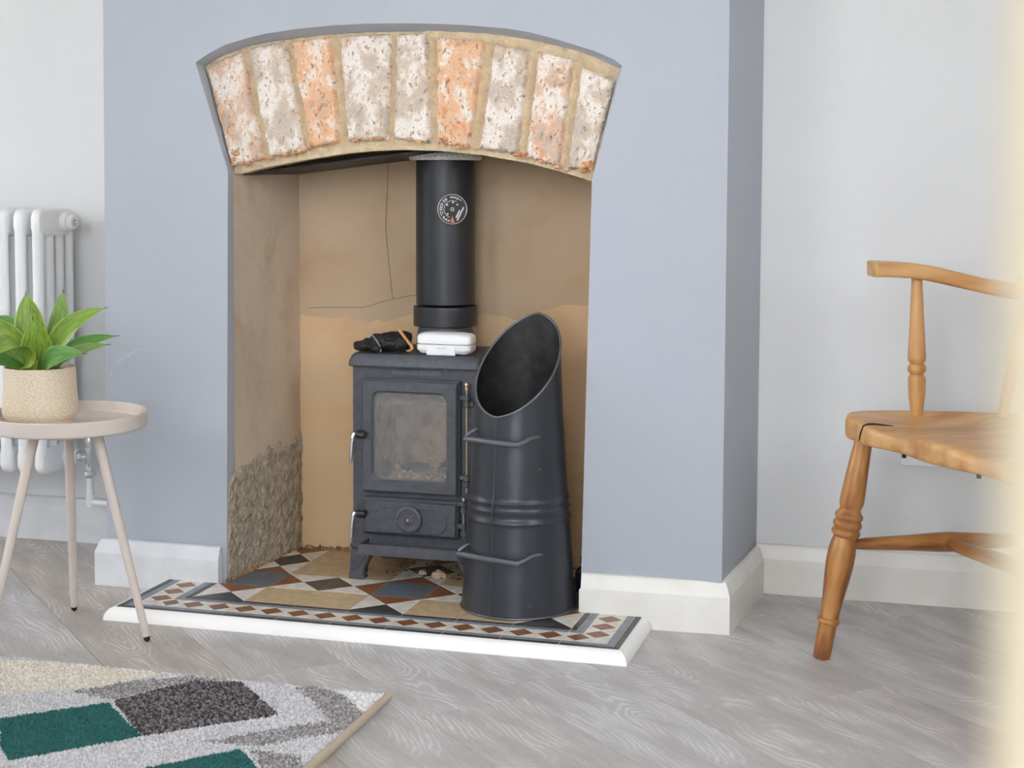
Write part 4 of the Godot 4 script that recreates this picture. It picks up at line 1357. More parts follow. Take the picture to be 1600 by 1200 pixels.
func on_the_stove() -> void:
	var top := 0.4838
	# gloves: a folded pair of black leather gloves, fingers to the left, a tan cuff edge at the right
	var g := thing("glove_pair", "folded pair of black leather work gloves with a tan cuff edge on the stove top", "gloves", Vector3(0.292, top, -0.262))
	var v := func(x: float, y: float, z: float) -> Vector3: return Vector3(x * 1.22 + 0.006, y * 1.04, z)
	var b := MB.new()
	blob(b, [[v.call(-0.018, 0.015, 0.0), v.call(0.030, 0.021, -0.008), 0.014, 0.018], [v.call(-0.012, 0.022, 0.012), v.call(0.034, 0.017, 0.014), 0.012, 0.014], [v.call(-0.02, 0.02, -0.016), v.call(0.03, 0.024, -0.022), 0.012, 0.014]], 0.004, 0.003, 0.006, 801)
	part("upper_glove", b, M.leather, g, 50.0)
	b = MB.new()
	var bones := []
	for k: Array in [[-0.03, 0.012, 0.006, -0.041, 0.010, 0.014, 0.0105], [-0.03, 0.013, -0.006, -0.049, 0.010, -0.004, 0.0095], [-0.028, 0.013, -0.016, -0.050, 0.009, -0.022, 0.009], [-0.015, 0.010, 0.018, -0.003, 0.0085, 0.030, 0.0085], [-0.03, 0.012, -0.024, -0.046, 0.008, -0.038, 0.008]]:
		bones.append([v.call(k[0], k[1], k[2]), v.call(k[3], k[4], k[5]), k[6], k[6] * 0.92])
	bones.append([v.call(-0.028, 0.013, 0.0), v.call(0.01, 0.012, 0.0), 0.013, 0.012])
	blob(b, bones, 0.0022, 0.0026, 0.003, 802)
	part("lower_glove", b, M.leather, g, 50.0)
	b = MB.new()
	b.tube([v.call(-0.024, 0.035, 0.006), v.call(-0.016, 0.0325, 0.014), v.call(-0.006, 0.024, 0.024), v.call(0.001, 0.014, 0.029), v.call(0.003, 0.006, 0.030), v.call(0.003, 0.002, 0.030)], [0.0013], 7)
	part("piping", b, M.piping, g).set_meta("label", "pale seam piping")
	b = MB.new()
	b.tube([v.call(0.026, 0.0440, 0.004), v.call(0.032, 0.0395, 0.008), v.call(0.040, 0.031, 0.013), v.call(0.048, 0.022, 0.018), v.call(0.054, 0.0155, 0.021), v.call(0.0555, 0.010, 0.022), v.call(0.051, 0.0055, 0.022), v.call(0.046, 0.0055, 0.021)], [0.0028, 0.0036, 0.0036, 0.0036, 0.0038, 0.0036, 0.0034, 0.0026], 8, 0.7)
	part("cuff_edge", b, M.tan, g, 50.0).set_meta("label", "tan cuff edge")
	b = MB.new()
	b.tube([v.call(0.014, 0.036, 0.012), v.call(0.018, 0.031, 0.022), v.call(0.026, 0.026, 0.024), v.call(0.031, 0.021, 0.025)], [0.0016], 7)
	part("fold", b, M.leather, g)
	# white plastic case with a lid and a hinged front flap
	var c := thing("plastic_case", "white plastic case with rounded lid and front clasp on the stove top beside the flue", "case", Vector3(0.4335, top, -0.2545))
	var shell := func(y0: float, y1: float, grow: float, r: float) -> MB:
		var rr := []
		for k: Array in [[y0, -0.004], [y0 + 0.0015, -0.001], [y0 + 0.004, 0.0], [y1 - 0.008, 0.0], [y1 - 0.004, -0.0018], [y1 - 0.001, -0.006], [y1, -0.011]] if grow > 0.0 else [[y0, -0.006], [y0 + 0.004, -0.0025], [y0 + 0.008, 0.0], [y1, 0.0]]:
			var q := PackedVector3Array()
			for p in rounded(-0.057 - k[1], 0.057 + k[1], -0.0235 - k[1], 0.0235 + k[1], r):
				q.append(Vector3(p.x, k[0], p.y))
			rr.append(q)
		return MB.new().rings(rr)
	part("base", shell.call(0.003, 0.0205, 0.0, 0.010), M.white_plastic, c, 35.0)
	part("lid", shell.call(0.0210, 0.0435, 1.0, 0.010), M.white_plastic, c, 35.0)
	part("clasp", MB.new().box(Vector3(-0.004, 0.010, 0.0235), Vector3(0.060, 0.0195, 0.004), 0.001), M.white_plastic, c)
	part("label_panel", MB.new().box(Vector3(-0.002, 0.0145, 0.0258), Vector3(0.020, 0.0055, 0.0006), 0.0002), M.print_white, c)
	for k: float in [-1.0, 1.0]:
		part("foot", MB.new().box(Vector3(k * 0.035, 0.0018, -0.01), Vector3(0.012, 0.0034, 0.02), 0.0005), M.white_plastic, c)
	part("lid_panel", MB.new().prism(rounded(-0.040, 0.036, -0.013, 0.009, 0.004), 0.0434, 0.0442, 0.0004), M.white_plastic, c)

# ---------------------------------------------------------------- coal scuttle
func scuttle() -> void:
	var s := thing("coal_scuttle", "tall black metal coal scuttle with slanted open mouth standing on the hearth tiles", "coal scuttle", Vector3(0.622, HEARTH + 0.0006, -0.119), deg_to_rad(-14.0))
	var rad := func(y: float) -> float:
		var r := lerpf(0.1085, 0.0835, clampf(y / 0.37, 0.0, 1.0)) - maxf(0.0, y - 0.37) * 0.038
		for q: float in [0.176, 0.195, 0.212]:
			r += 0.0028 * exp(-pow((y - q) / 0.0040, 2.0))
		return r
	var lip := func(a: float) -> float:      # a from the front seam, -PI to PI
		return 0.371 + 0.181 * (0.80 * pow(sin(a / 2), 2.0) + 0.20 * absf(a) / PI)
	var n := 96
	var rr := []
	var ri := []
	var ys := []
	for i in 141:
		ys.append(i / 140.0)
	for t: float in ys:
		var r := PackedVector3Array()
		var q := PackedVector3Array()
		for j in n:
			var a := TAU * j / n - PI
			var y: float = t * lip.call(a) if t > 0.66 else t / 0.66 * 0.66 * lip.call(a)
			# keep the beads level: blend from level rings low down to the slanted lip
			var level := t * 0.371
			y = lerpf(level, t * lip.call(a), smoothstep(0.64, 1.0, t))
			var w: float = rad.call(y)
			r.append(Vector3(sin(a) * w, y, cos(a) * w))
			q.append(Vector3(sin(a) * (w - 0.0016), maxf(y, 0.004), cos(a) * (w - 0.0016)))
		rr.append(r)
		ri.append(q)
	var b := MB.new()
	b.rings(rr, true, false)
	# floor of the scuttle
	var flo: PackedVector3Array = rr[0]
	for j in n:
		b.tri(Vector3.ZERO, flo[j], flo[(j + 1) % n])
	part("body", b, M.scuttle, s, 30.0)
	b = MB.new()
	var start := b.p.size()
	b.rings(ri, true, false)
	for i in range(start, b.p.size(), 3):       # the lining faces inwards
		var t := b.p[i + 1]
		b.p[i + 1] = b.p[i + 2]
		b.p[i + 2] = t
	part("lining", b, M.scuttle_in, s, 30.0)
	var pts := []
	for j in n:
		var a := TAU * j / n - PI
		var y: float = lip.call(a)
		var w: float = rad.call(y) - 0.0004
		pts.append(Vector3(sin(a) * w, y, cos(a) * w))
	b = MB.new()
	b.tube(pts, [0.0022], 8, 1.0, true)
	part("rolled_rim", b, M.rim, s, 60.0)
	b = MB.new()
	b.torus(0.1088, 0.0021, 72, 8, Transform3D(Basis(), Vector3(0, 0.0022, 0)))
	part("foot_rim", b, M.rim, s, 60.0)
	pts = []
	for i in 24:
		var y := 0.006 + 0.362 * i / 23.0
		pts.append(Vector3(0, y, rad.call(y) + 0.0002))
	b = MB.new()
	b.tube(pts, [0.0014], 6, 1.0, false, Vector3.RIGHT)
	part("seam", b, M.scuttle, s)
	# two bail handles, each a bar held off the side by flattened ends
	for k: Array in [[0.332, 0.0], [0.116, 0.02]]:
		var y: float = k[0]
		var w: float = rad.call(y)
		var a0 := deg_to_rad(-38.0)
		var a1 := deg_to_rad(46.0)
		var p := func(a: float, out: float, up: float) -> Vector3: return Vector3(sin(a) * (w + out), y + up, cos(a) * (w + out))
		var p0: Vector3 = p.call(a0, 0.022, -0.006)
		var p1: Vector3 = p.call(a1 - 0.30, 0.024, -0.006)
		var path := [p.call(a0 + 0.02, 0.002, 0.010), p.call(a0 + 0.01, 0.008, 0.008), p.call(a0, 0.018, 0.001), p0]
		for i in range(1, 8):
			path.append(p0.lerp(p1, i / 8.0) + Vector3(0, 0, 0.002 * sin(PI * i / 8.0)))
		path.append_array([p1, p.call(a1 - 0.16, 0.014, -0.001), p.call(a1 - 0.06, 0.006, 0.003), p.call(a1 + 0.06, 0.0026, 0.004), p.call(a1 + 0.16, 0.0016, 0.004)])
		b = MB.new()
		b.tube(path, [0.0030, 0.0034, 0.0040, 0.0050, 0.0056, 0.0056, 0.0056, 0.0056, 0.0056, 0.0056, 0.0056, 0.0052, 0.0044, 0.0040, 0.0040, 0.0026], 12)
		var hd := part("handle", b, M.handle, s, 60.0)
		part("rivet", MB.new().lathe([Vector2(0.006, 0.0), Vector2(0.0058, 0.002), Vector2(0.003, 0.0035), Vector2(0.0, 0.0038)], 14, along(p.call(a0 + 0.03, -0.0005, 0.010), p.call(a0 + 0.03, 0.02, 0.010))), M.scuttle, hd)

# ---------------------------------------------------------------- radiator
func radiator() -> void:
	var r := thing("radiator", "white column radiator on the alcove wall behind the plant", "radiator", Vector3(-0.512, 0.0, -0.345))
	var y0 := 0.182
	var y1 := 0.766
	for k in 12:
		var x := -k * 0.0435
		var sec := Node3D.new()
		sec.name = numbered("section", r)
		r.add_child(sec, true)
		for c in 4:
			var z := 0.0585 - 0.039 * c
			part("column", MB.new().lathe([Vector2(0.0125, y0 + 0.03), Vector2(0.0125, y1 - 0.03)], 18, Transform3D(Basis(), Vector3(x, 0, z)), false), M.enamel, sec)
		for e in 2:
			var rr := []
			var yy := y1 if e == 0 else y0
			var sg := -1.0 if e == 0 else 1.0
			for q: Array in [[-0.070, 0.006, 0.020, 0.049], [-0.0685, 0.0105, 0.010, 0.052], [-0.060, 0.0135, 0.002, 0.056], [-0.048, 0.0145, 0.0, 0.060], [-0.030, 0.0155, 0.0, 0.061], [0.0, 0.0165, 0.0, 0.062], [0.030, 0.0155, 0.0, 0.061], [0.048, 0.0145, 0.0, 0.060], [0.060, 0.0135, 0.002, 0.056], [0.0685, 0.0105, 0.010, 0.052], [0.070, 0.006, 0.020, 0.049]]:
				var ring := PackedVector3Array()
				for p in rounded(-q[1], q[1], q[2], q[3], minf(q[1], 0.011), 4):
					ring.append(Vector3(x + p.x, yy + sg * p.y, q[0]))
				rr.append(ring)
			part("header", MB.new().rings(rr), M.enamel, sec, 50.0)
	for e in 2:
		part("bush", MB.new().lathe([Vector2(0.0215, 0.0), Vector2(0.0215, 0.012), Vector2(0.0195, 0.016), Vector2(0.016, 0.0165), Vector2(0.016, 0.028), Vector2(0.0145, 0.030), Vector2(0.0, 0.030)], 26, Transform3D(Basis(Vector3.BACK, -PI / 2), Vector3(0.014, [y1 - 0.030, y0 + 0.030][e], -0.020))), M.enamel, r, 30.0)
	part("bleed_screw", MB.new().lathe([Vector2(0.0085, 0.028), Vector2(0.0085, 0.032), Vector2(0.006, 0.034), Vector2(0.0045, 0.034), Vector2(0.0045, 0.038), Vector2(0.0, 0.038)], 16, Transform3D(Basis(Vector3.BACK, -PI / 2), Vector3(0.014, y1 - 0.030, -0.020))), M.chrome, r, 30.0)
	# lockshield valve and its tail
	var v := thing("radiator_valve", "chrome radiator valve with a white pipe tail under the side table", "valve", Vector3(-0.440, 0.212, -0.365))
	part("union", MB.new().lathe([Vector2(0.009, -0.018), Vector2(0.009, 0.004), Vector2(0.0125, 0.005), Vector2(0.0135, 0.009), Vector2(0.0135, 0.018), Vector2(0.0115, 0.021), Vector2(0.009, 0.0215), Vector2(0.009, 0.04)], 18, Transform3D(Basis(Vector3.BACK, -PI / 2), Vector3(-0.042, 0, 0))), M.chrome, v, 30.0)
	part("valve_body", MB.new().lathe([Vector2(0.0095, -0.03), Vector2(0.0105, -0.02), Vector2(0.0105, 0.018), Vector2(0.0095, 0.022)], 20), M.chrome, v, 30.0)
	part("head", MB.new().lathe([Vector2(0.010, 0.02), Vector2(0.0125, 0.024), Vector2(0.013, 0.036), Vector2(0.011, 0.046), Vector2(0.0, 0.048)], 20), M.chrome, v, 30.0)
	part("nut", MB.new().lathe([Vector2(0.010, -0.030), Vector2(0.0135, -0.032), Vector2(0.014, -0.040), Vector2(0.011, -0.046), Vector2(0.0, -0.047)], 12), M.chrome, v, 20.0)
	var b := MB.new()
	b.tube([Vector3(0, -0.044, 0), Vector3(0, -0.085, 0), Vector3(0.001, -0.096, 0), Vector3(0.008, -0.102, 0), Vector3(0.02, -0.103, 0), Vector3(0.1795, -0.103, 0)], [0.0078], 14)
	part("pipe_tail", b, M.enamel, v, 50.0)
	part("elbow", MB.new().lathe([Vector2(0.0095, -0.112), Vector2(0.0098, -0.108), Vector2(0.0098, -0.088), Vector2(0.0092, -0.085)], 18), M.enamel, v)

# ---------------------------------------------------------------- side table and plant
func side_table() -> void:
	var c := Vector3(-0.140, 0.0, 0.214)
	var s := thing("side_table", "small round taupe tray table on three tapering legs beside the hearth", "table", c)
	var r := 0.144
	part("tray", MB.new().lathe([Vector2(0.0, 0.3815), Vector2(r - 0.006, 0.3815), Vector2(r - 0.002, 0.3835), Vector2(r, 0.387), Vector2(r, 0.4085), Vector2(r - 0.0008, 0.4098), Vector2(r - 0.0024, 0.4102), Vector2(r - 0.004, 0.4096), Vector2(r - 0.0046, 0.408), Vector2(r - 0.0052, 0.394), Vector2(r - 0.008, 0.3905), Vector2(0.0, 0.390)], 96), M.taupe, s, 30.0)
	part("under_plate", MB.new().lathe([Vector2(0.0, 0.372), Vector2(0.084, 0.372), Vector2(0.088, 0.374), Vector2(0.090, 0.3815), Vector2(0.0, 0.3815)], 64), M.taupe, s, 30.0)
	for foot: Vector3 in [Vector3(0.0218, 0, 0.2225), Vector3(-0.211, 0, 0.0817), Vector3(-0.2178, 0, 0.353)]:
		var o := foot - c
		o.y = 0.0
		var a := Vector3(o.x * 0.40, 0.373, o.z * 0.40)
		var d := (a - o)
		var e := o + Vector3(0, 0.010, 0) + d * 0.0
		var xf := along(e, a)
		var ln := e.distance_to(a)
		var lg := part("leg", MB.new().lathe([Vector2(0.0063, 0.0), Vector2(0.0070, 0.02), Vector2(0.0082, ln * 0.5), Vector2(0.0094, ln)], 24, xf), M.taupe, s)
		part("foot_cap", MB.new().lathe([Vector2(0.0, -0.0095), Vector2(0.0030, -0.0092), Vector2(0.0052, -0.006), Vector2(0.0063, 0.0)], 18, xf), M.rubber, lg, 60.0).set_meta("label", "black rubber foot")

func plant() -> void:
	var base := Vector3(-0.1815, 0.3904, 0.232)
	var p := thing("potted_plant", "green broad-leaved succulent in a speckled beige pot on the tray table", "potted plant", base)
	part("pot", MB.new().lathe([Vector2(0.0, 0.0), Vector2(0.052, 0.0), Vector2(0.0575, 0.0015), Vector2(0.0585, 0.006), Vector2(0.060, 0.0095), Vector2(0.0650, 0.0145), Vector2(0.0670, 0.022), Vector2(0.0668, 0.034), Vector2(0.0650, 0.060), Vector2(0.0638, 0.085), Vector2(0.0632, 0.1015), Vector2(0.0622, 0.1035), Vector2(0.0604, 0.1032), Vector2(0.0596, 0.101), Vector2(0.0600, 0.086), Vector2(0.0, 0.086)], 72), M.stoneware, p, 40.0)
	part("soil", MB.new().lathe([Vector2(0.0597, 0.0862), Vector2(0.0595, 0.094), Vector2(0.03, 0.098), Vector2(0.0, 0.099)], 40), M.soil, p)
	var m := mat(Color.WHITE, 0.42)
	m.albedo_texture = leaf_image()
	m.backlight_enabled = true
	m.backlight = Color(0.16, 0.22, 0.05)
	var pale := m.duplicate()
	pale.albedo_color = Color(1.0, 1.0, 1.35)
	var bluish := m.duplicate()
	bluish.albedo_color = Color(0.80, 0.95, 1.25)
	# frame of the leaves: to the right of the room's view, up, and towards the room
	var rt := Vector3(0.962, 0, -0.2725)
	var tw := Vector3(0.2725, 0, 0.962)
	var P := func(a: float, y: float, t: float) -> Vector3: return rt * a + Vector3(0, y + 0.098, 0) + tw * t
	# [root, belly, tip, half width, cup, face towards, material]
	for L: Array in [
		[P.call(-0.006, 0.0, -0.012), P.call(-0.020, 0.075, -0.020), P.call(-0.032, 0.134, -0.030), 0.030, 0.35, tw, m],
		[P.call(0.004, 0.0, 0.014), P.call(0.006, 0.050, 0.030), P.call(0.000, 0.094, 0.034), 0.029, 0.30, tw, m],
		[P.call(0.018, 0.0, 0.004), P.call(0.052, 0.072, 0.012), P.call(0.122, 0.112, 0.010), 0.0195, 0.30, tw + Vector3.UP * 0.4, m],
		[P.call(0.010, 0.0, -0.03), P.call(0.018, 0.075, -0.060), P.call(0.018, 0.134, -0.092), 0.019, 0.25, tw, pale],
		[P.call(-0.012, 0.0, 0.026), P.call(-0.022, 0.052, 0.070), P.call(-0.056, 0.030, 0.112), 0.034, 0.25, tw * 0.6 + Vector3.UP, m],
		[P.call(0.016, 0.0, 0.030), P.call(0.046, 0.030, 0.062), P.call(0.098, 0.036, 0.064), 0.020, 0.25, tw + Vector3.UP * 0.6, bluish],
		[P.call(0.022, 0.0, -0.016), P.call(0.062, 0.038, -0.030), P.call(0.128, 0.056, -0.045), 0.018, 0.25, tw + Vector3.UP, bluish],
		[P.call(0.022, 0.0, -0.006), P.call(0.068, 0.030, 0.004), P.call(0.122, 0.044, -0.010), 0.017, 0.25, tw * 0.6 + Vector3.UP, pale],
		[P.call(-0.018, 0.0, 0.008), P.call(-0.050, 0.055, 0.016), P.call(-0.088, 0.092, 0.014), 0.027, 0.3, tw + Vector3.UP * 0.3, m],
		[P.call(-0.018, 0.0, -0.020), P.call(-0.060, 0.060, -0.046), P.call(-0.110, 0.085, -0.070), 0.026, 0.3, tw + Vector3.UP * 0.5, bluish],
		[P.call(-0.020, 0.0, 0.016), P.call(-0.066, 0.024, 0.060), P.call(-0.100, 0.012, 0.080), 0.025, 0.25, tw * 0.7 + Vector3.UP, bluish],
		[P.call(-0.004, 0.0, -0.030), P.call(-0.004, 0.05, -0.075), P.call(0.010, 0.062, -0.120), 0.024, 0.25, Vector3.UP - tw * 0.2, m],
	]:
		leaf(p, L)

func leaf(p: Node3D, L: Array) -> void:
	var a: Vector3 = L[0]
	var c: Vector3 = L[2]
	var ctl: Vector3 = L[1] * 2.0 - (a + c) / 2.0
	var half: float = L[3]
	var cup: float = L[4]
	var face: Vector3 = L[5]
	var nl := 26
	var nw := 10
	var g := []
	for i in nl + 1:
		var t := i / float(nl)
		var q := a.lerp(ctl, t).lerp(ctl.lerp(c, t), t)
		var d := (ctl.lerp(c, t) - a.lerp(ctl, t)).normalized()
		var side := d.cross(face).normalized()
		var nn := side.cross(d).normalized()
		var w := half * (0.50 + 0.5 * smoothstep(0.0, 0.42, t)) * (1.0 if t < 0.42 else pow(maxf(1.0 - pow((t - 0.42) / 0.58, 1.75), 0.0), 0.92))
		w = maxf(w, 0.0006)
		var row := []
		for j in nw + 1:
			var s := j / float(nw) * 2.0 - 1.0
			row.append([q + side * w * s + nn * (absf(s) * absf(s) * cup * w), nn, s])
		g.append(row)
	var b := MB.new()
	var at := b.p.size()
	var th := 0.0011
	var pos := func(i: int, j: int, top: bool) -> Vector3:
		var e: Array = g[i][j]
		var k := th * (1.0 - pow(absf(e[2]), 3.0)) * (1.0 - 0.6 * i / nl)
		return e[0] + e[1] * (k if top else -k)
	for i in nl:
		for j in nw:
			var u0 := j / float(nw)
			var u1 := (j + 1) / float(nw)
			var v0 := 1.0 - i / float(nl)
			var v1 := 1.0 - (i + 1) / float(nl)
			for top: bool in [true, false]:
				var q := [pos.call(i, j, top), pos.call(i, j + 1, top), pos.call(i + 1, j + 1, top), pos.call(i + 1, j, top)]
				var w := [Vector2(u0, v0), Vector2(u1, v0), Vector2(u1, v1), Vector2(u0, v1)]
				if top:
					b.tri(q[0], q[1], q[2], w[0], w[1], w[2]); b.tri(q[0], q[2], q[3], w[0], w[2], w[3])
				else:
					b.tri(q[0], q[2], q[1], w[0], w[2], w[1]); b.tri(q[0], q[3], q[2], w[0], w[3], w[2])
	b.fix(at)
	var lf := part("leaf", b, L[6], p, 70.0)
	var dir := (c - ctl).normalized()
	part("spine", MB.new().tube([c - dir * 0.003, c + dir * 0.003, c + dir * 0.006 + Vector3(0.0005, 0.0008, 0)], [0.0010, 0.0007, 0.0002], 6), M.soil, lf)

# ---------------------------------------------------------------- chair
func turned(called: String, a: Vector3, b: Vector3, prof: Array, m: Material, parent: Node, segs := 32) -> MeshInstance3D:    # prof: Vector2(radius, share of the length)
	var ln := a.distance_to(b)
	var q := []
	for v: Vector2 in prof:
		q.append(Vector2(v.x, v.y * ln))
	return part(called, MB.new().lathe(q, segs), m, parent, 42.0, along(a, b))

func smooth_path(p: Array, n: int) -> Array:       # Catmull-Rom
	var out := []
	for i in p.size() - 1:
		var a: Vector3 = p[maxi(i - 1, 0)]
		var d: Vector3 = p[mini(i + 2, p.size() - 1)]
		for k in n:
			out.append((p[i] as Vector3).cubic_interpolate(p[i + 1], a, d, float(k) / n))
	out.append(p[-1])
	return out

func chair() -> void:
	# own axes: x towards its back, z towards the room; it faces the fireplace side of the room
	var c := thing("armchair", "old honey-coloured wooden armchair with turned legs and bow arm in the right alcove", "chair", Vector3(1.199, 0, -0.025))
	c.rotation.y = deg_to_rad(38.0)
	# seat: a thick saddled board, its front edge dished on either side of a pommel
	var zc := 0.255
	var rim: Array[Vector2] = []
	var raw: Array[Vector2] = [Vector2(0.040, 0.030), Vector2(0.046, -0.004), Vector2(0.064, -0.032), Vector2(0.085, -0.050), Vector2(0.13, -0.048), Vector2(0.20, -0.022), Vector2(0.28, 0.022), Vector2(0.35, 0.080), Vector2(0.395, 0.16), Vector2(0.408, 0.255)]
	for q in raw:
		rim.append(q)
	for i in range(raw.size() - 2, -1, -1):
		rim.append(Vector2(raw[i].x, 2 * zc - raw[i].y))
	for q: Vector2 in [Vector2(0.034, 0.44), Vector2(0.040, 0.395), Vector2(0.042, 0.35), Vector2(0.034, 0.305), Vector2(0.030, 0.255), Vector2(0.034, 0.205), Vector2(0.042, 0.16), Vector2(0.040, 0.115), Vector2(0.034, 0.07)]:
		rim.append(q)
	var n := rim.size()
	var fine: Array[Vector2] = []
	for i in n:
		for k in 5:
			fine.append(rim[i].cubic_interpolate(rim[(i + 1) % n], rim[(i - 1 + n) % n], rim[(i + 2) % n], k / 5.0))
	var mid := Vector2(0.20, zc)
	var dish := func(q: Vector2, e: float) -> float:      # how far the top is scooped out; e is 1 on the rim
		var front := smoothstep(0.20, 0.05, q.x)
		var side := absf(q.y - zc)
		var thigh := exp(-pow((side - 0.115) / 0.070, 2.0))
		var bowl := 0.016 * smoothstep(1.0, 0.70, e) * (1.0 - front)
		return bowl + front * (0.013 * thigh + 0.003 * smoothstep(0.24, 0.12, side))
	var b: MB
	var rr := []
	for k: Array in [[0.02, 0.384, 0], [0.90, 0.384, 0], [0.97, 0.3835, 0], [0.992, 0.386, 0], [1.0, 0.391, 0], [1.0, 0.412, 1], [0.995, 0.419, 1], [0.98, 0.4235, 1], [0.955, 0.425, 1], [0.86, 0.425, 1], [0.78, 0.425, 1], [0.68, 0.425, 1], [0.56, 0.425, 1], [0.42, 0.425, 1], [0.26, 0.425, 1], [0.1, 0.425, 1], [0.02, 0.425, 1]]:
		var r := PackedVector3Array()
		for q in fine:
			var s: Vector2 = mid + (q - mid) * k[0]
			r.append(Vector3(s.x, k[1] - (dish.call(s, k[0]) if k[2] == 1 else 0.0), s.y))
		rr.append(r)
	part("seat", MB.new().rings(rr), M.wood_x, c, 50.0)
	# legs
	var leg := [Vector2(0.0150, 0.0), Vector2(0.0155, 0.06), Vector2(0.0160, 0.152), Vector2(0.0165, 0.162), Vector2(0.0195, 0.168), Vector2(0.0205, 0.176), Vector2(0.0195, 0.184), Vector2(0.0165, 0.190), Vector2(0.0162, 0.20), Vector2(0.0172, 0.24), Vector2(0.0198, 0.31), Vector2(0.0225, 0.38), Vector2(0.0242, 0.44), Vector2(0.0240, 0.49), Vector2(0.0224, 0.53), Vector2(0.0200, 0.555), Vector2(0.0190, 0.563), Vector2(0.0200, 0.566), Vector2(0.0238, 0.572), Vector2(0.0250, 0.582), Vector2(0.0238, 0.593), Vector2(0.0212, 0.600), Vector2(0.0212, 0.603), Vector2(0.0240, 0.610), Vector2(0.0250, 0.620), Vector2(0.0238, 0.631), Vector2(0.0212, 0.638), Vector2(0.0212, 0.641), Vector2(0.0238, 0.648), Vector2(0.0246, 0.657), Vector2(0.0232, 0.667), Vector2(0.0200, 0.674), Vector2(0.0180, 0.688), Vector2(0.0178, 0.694), Vector2(0.0200, 0.704), Vector2(0.0212, 0.72), Vector2(0.0208, 0.76), Vector2(0.0186, 0.86), Vector2(0.0160, 0.97), Vector2(0.0155, 1.0)]
	for k: Array in [[Vector3(0.0, 0.0005, 0.0), Vector3(0.055, 0.386, 0.036)], [Vector3(0.0, 0.0005, 0.525), Vector3(0.055, 0.386, 0.474)], [Vector3(0.45, 0.0005, 0.10), Vector3(0.335, 0.386, 0.135)], [Vector3(0.45, 0.0005, 0.41), Vector3(0.335, 0.386, 0.375)]]:
		turned("leg", k[0], k[1], leg, M.leg_wood, c, 36)
	# stretchers: two along the sides, one across
	var st := [Vector2(0.0085, 0.0), Vector2(0.0105, 0.08), Vector2(0.0135, 0.28), Vector2(0.0168, 0.44), Vector2(0.0176, 0.50), Vector2(0.0168, 0.56), Vector2(0.0135, 0.72), Vector2(0.0105, 0.92), Vector2(0.0085, 1.0)]
	for s in 2:
		var z0 := 0.021 if s == 0 else 0.496
		var z1 := 0.116 if s == 0 else 0.394
		turned("stretcher", Vector3(0.044, 0.203, z0), Vector3(0.376, 0.203, z1), st, M.leg_wood, c, 28)
	turned("stretcher", Vector3(0.205, 0.203, 0.083), Vector3(0.205, 0.203, 0.430), [Vector2(0.0092, 0.0), Vector2(0.0115, 0.12), Vector2(0.0150, 0.5), Vector2(0.0115, 0.88), Vector2(0.0092, 1.0)], M.leg_wood, c, 28)
	# the bow arm, sawn in one sweep round the back
	var pth := smooth_path([Vector3(0.105, 0.6785, -0.026), Vector3(0.128, 0.679, -0.018), Vector3(0.186, 0.6745, -0.001), Vector3(0.25, 0.661, 0.016), Vector3(0.32, 0.645, 0.043), Vector3(0.385, 0.635, 0.1), Vector3(0.425, 0.631, 0.17), Vector3(0.437, 0.631, 0.255), Vector3(0.425, 0.631, 0.34), Vector3(0.385, 0.635, 0.41), Vector3(0.32, 0.645, 0.467), Vector3(0.25, 0.661, 0.494), Vector3(0.186, 0.6745, 0.511), Vector3(0.128, 0.679, 0.528), Vector3(0.105, 0.6785, 0.536)], 7)
	rr = []
	for i in pth.size():
		var a: Vector3 = pth[maxi(i - 1, 0)]
		var nb: Vector3 = pth[mini(i + 1, pth.size() - 1)]
		var d := (nb - a).normalized()
		var side := d.cross(Vector3.UP).normalized()
		var up := side.cross(d)
		var e := mini(i, pth.size() - 1 - i)
		var w := 0.026 + 0.006 * smoothstep(14.0, 2.0, e)
		if e < 3:
			w *= [0.62, 0.88, 0.97][e]
		var hh: float = 0.0132 * ([0.84, 0.97, 1.0][e] if e < 3 else 1.0)
		var r := PackedVector3Array()
		for q in rounded(-w, w, -hh, hh, 0.0055, 4):
			r.append(pth[i] + side * q.x + up * q.y)
		rr.append(r)
	part("arm", MB.new().rings(rr), M.wood_x, c, 45.0)
	# a raised back rail on the bow
	rr = []
	for i in 25:
		var t := lerpf(-1.0, 1.0, i / 24.0)
		var a := t * 1.15
		var ctr := Vector3(0.272 + 0.165 * cos(a), 0.668 - 0.012 * absf(t), zc + 0.185 * sin(a))
		var out := Vector3(cos(a), 0, sin(a))
		var tall := 0.030 * (1.0 - 0.55 * pow(absf(t), 3.0))
		var r := PackedVector3Array()
		for q in rounded(-0.012, 0.012, -tall, tall, 0.008, 4):
			r.append(ctr + out * q.x + Vector3.UP * q.y)
		rr.append(r)
	part("back_rail", MB.new().rings(rr), M.wood_x, c, 45.0)
	# arm supports: turned front posts and plainer back spindles
	var post := [Vector2(0.0105, 0.0), Vector2(0.0112, 0.03), Vector2(0.0150, 0.16), Vector2(0.0160, 0.255), Vector2(0.0156, 0.275), Vector2(0.0125, 0.292), Vector2(0.0118, 0.300), Vector2(0.0125, 0.306), Vector2(0.0158, 0.318), Vector2(0.0168, 0.338), Vector2(0.0160, 0.358), Vector2(0.0130, 0.370), Vector2(0.0120, 0.376), Vector2(0.0130, 0.384), Vector2(0.0158, 0.402), Vector2(0.0163, 0.425), Vector2(0.0152, 0.50), Vector2(0.0122, 0.72), Vector2(0.0098, 0.94), Vector2(0.0094, 1.0)]
	for s in 2:
		var z := 0.0 if s == 0 else 2 * zc
		turned("arm_support", Vector3(0.190, 0.418, z + (0.002 if s == 0 else -0.002)), Vector3(0.186, 0.664, z), post, M.wood_y, c, 32)
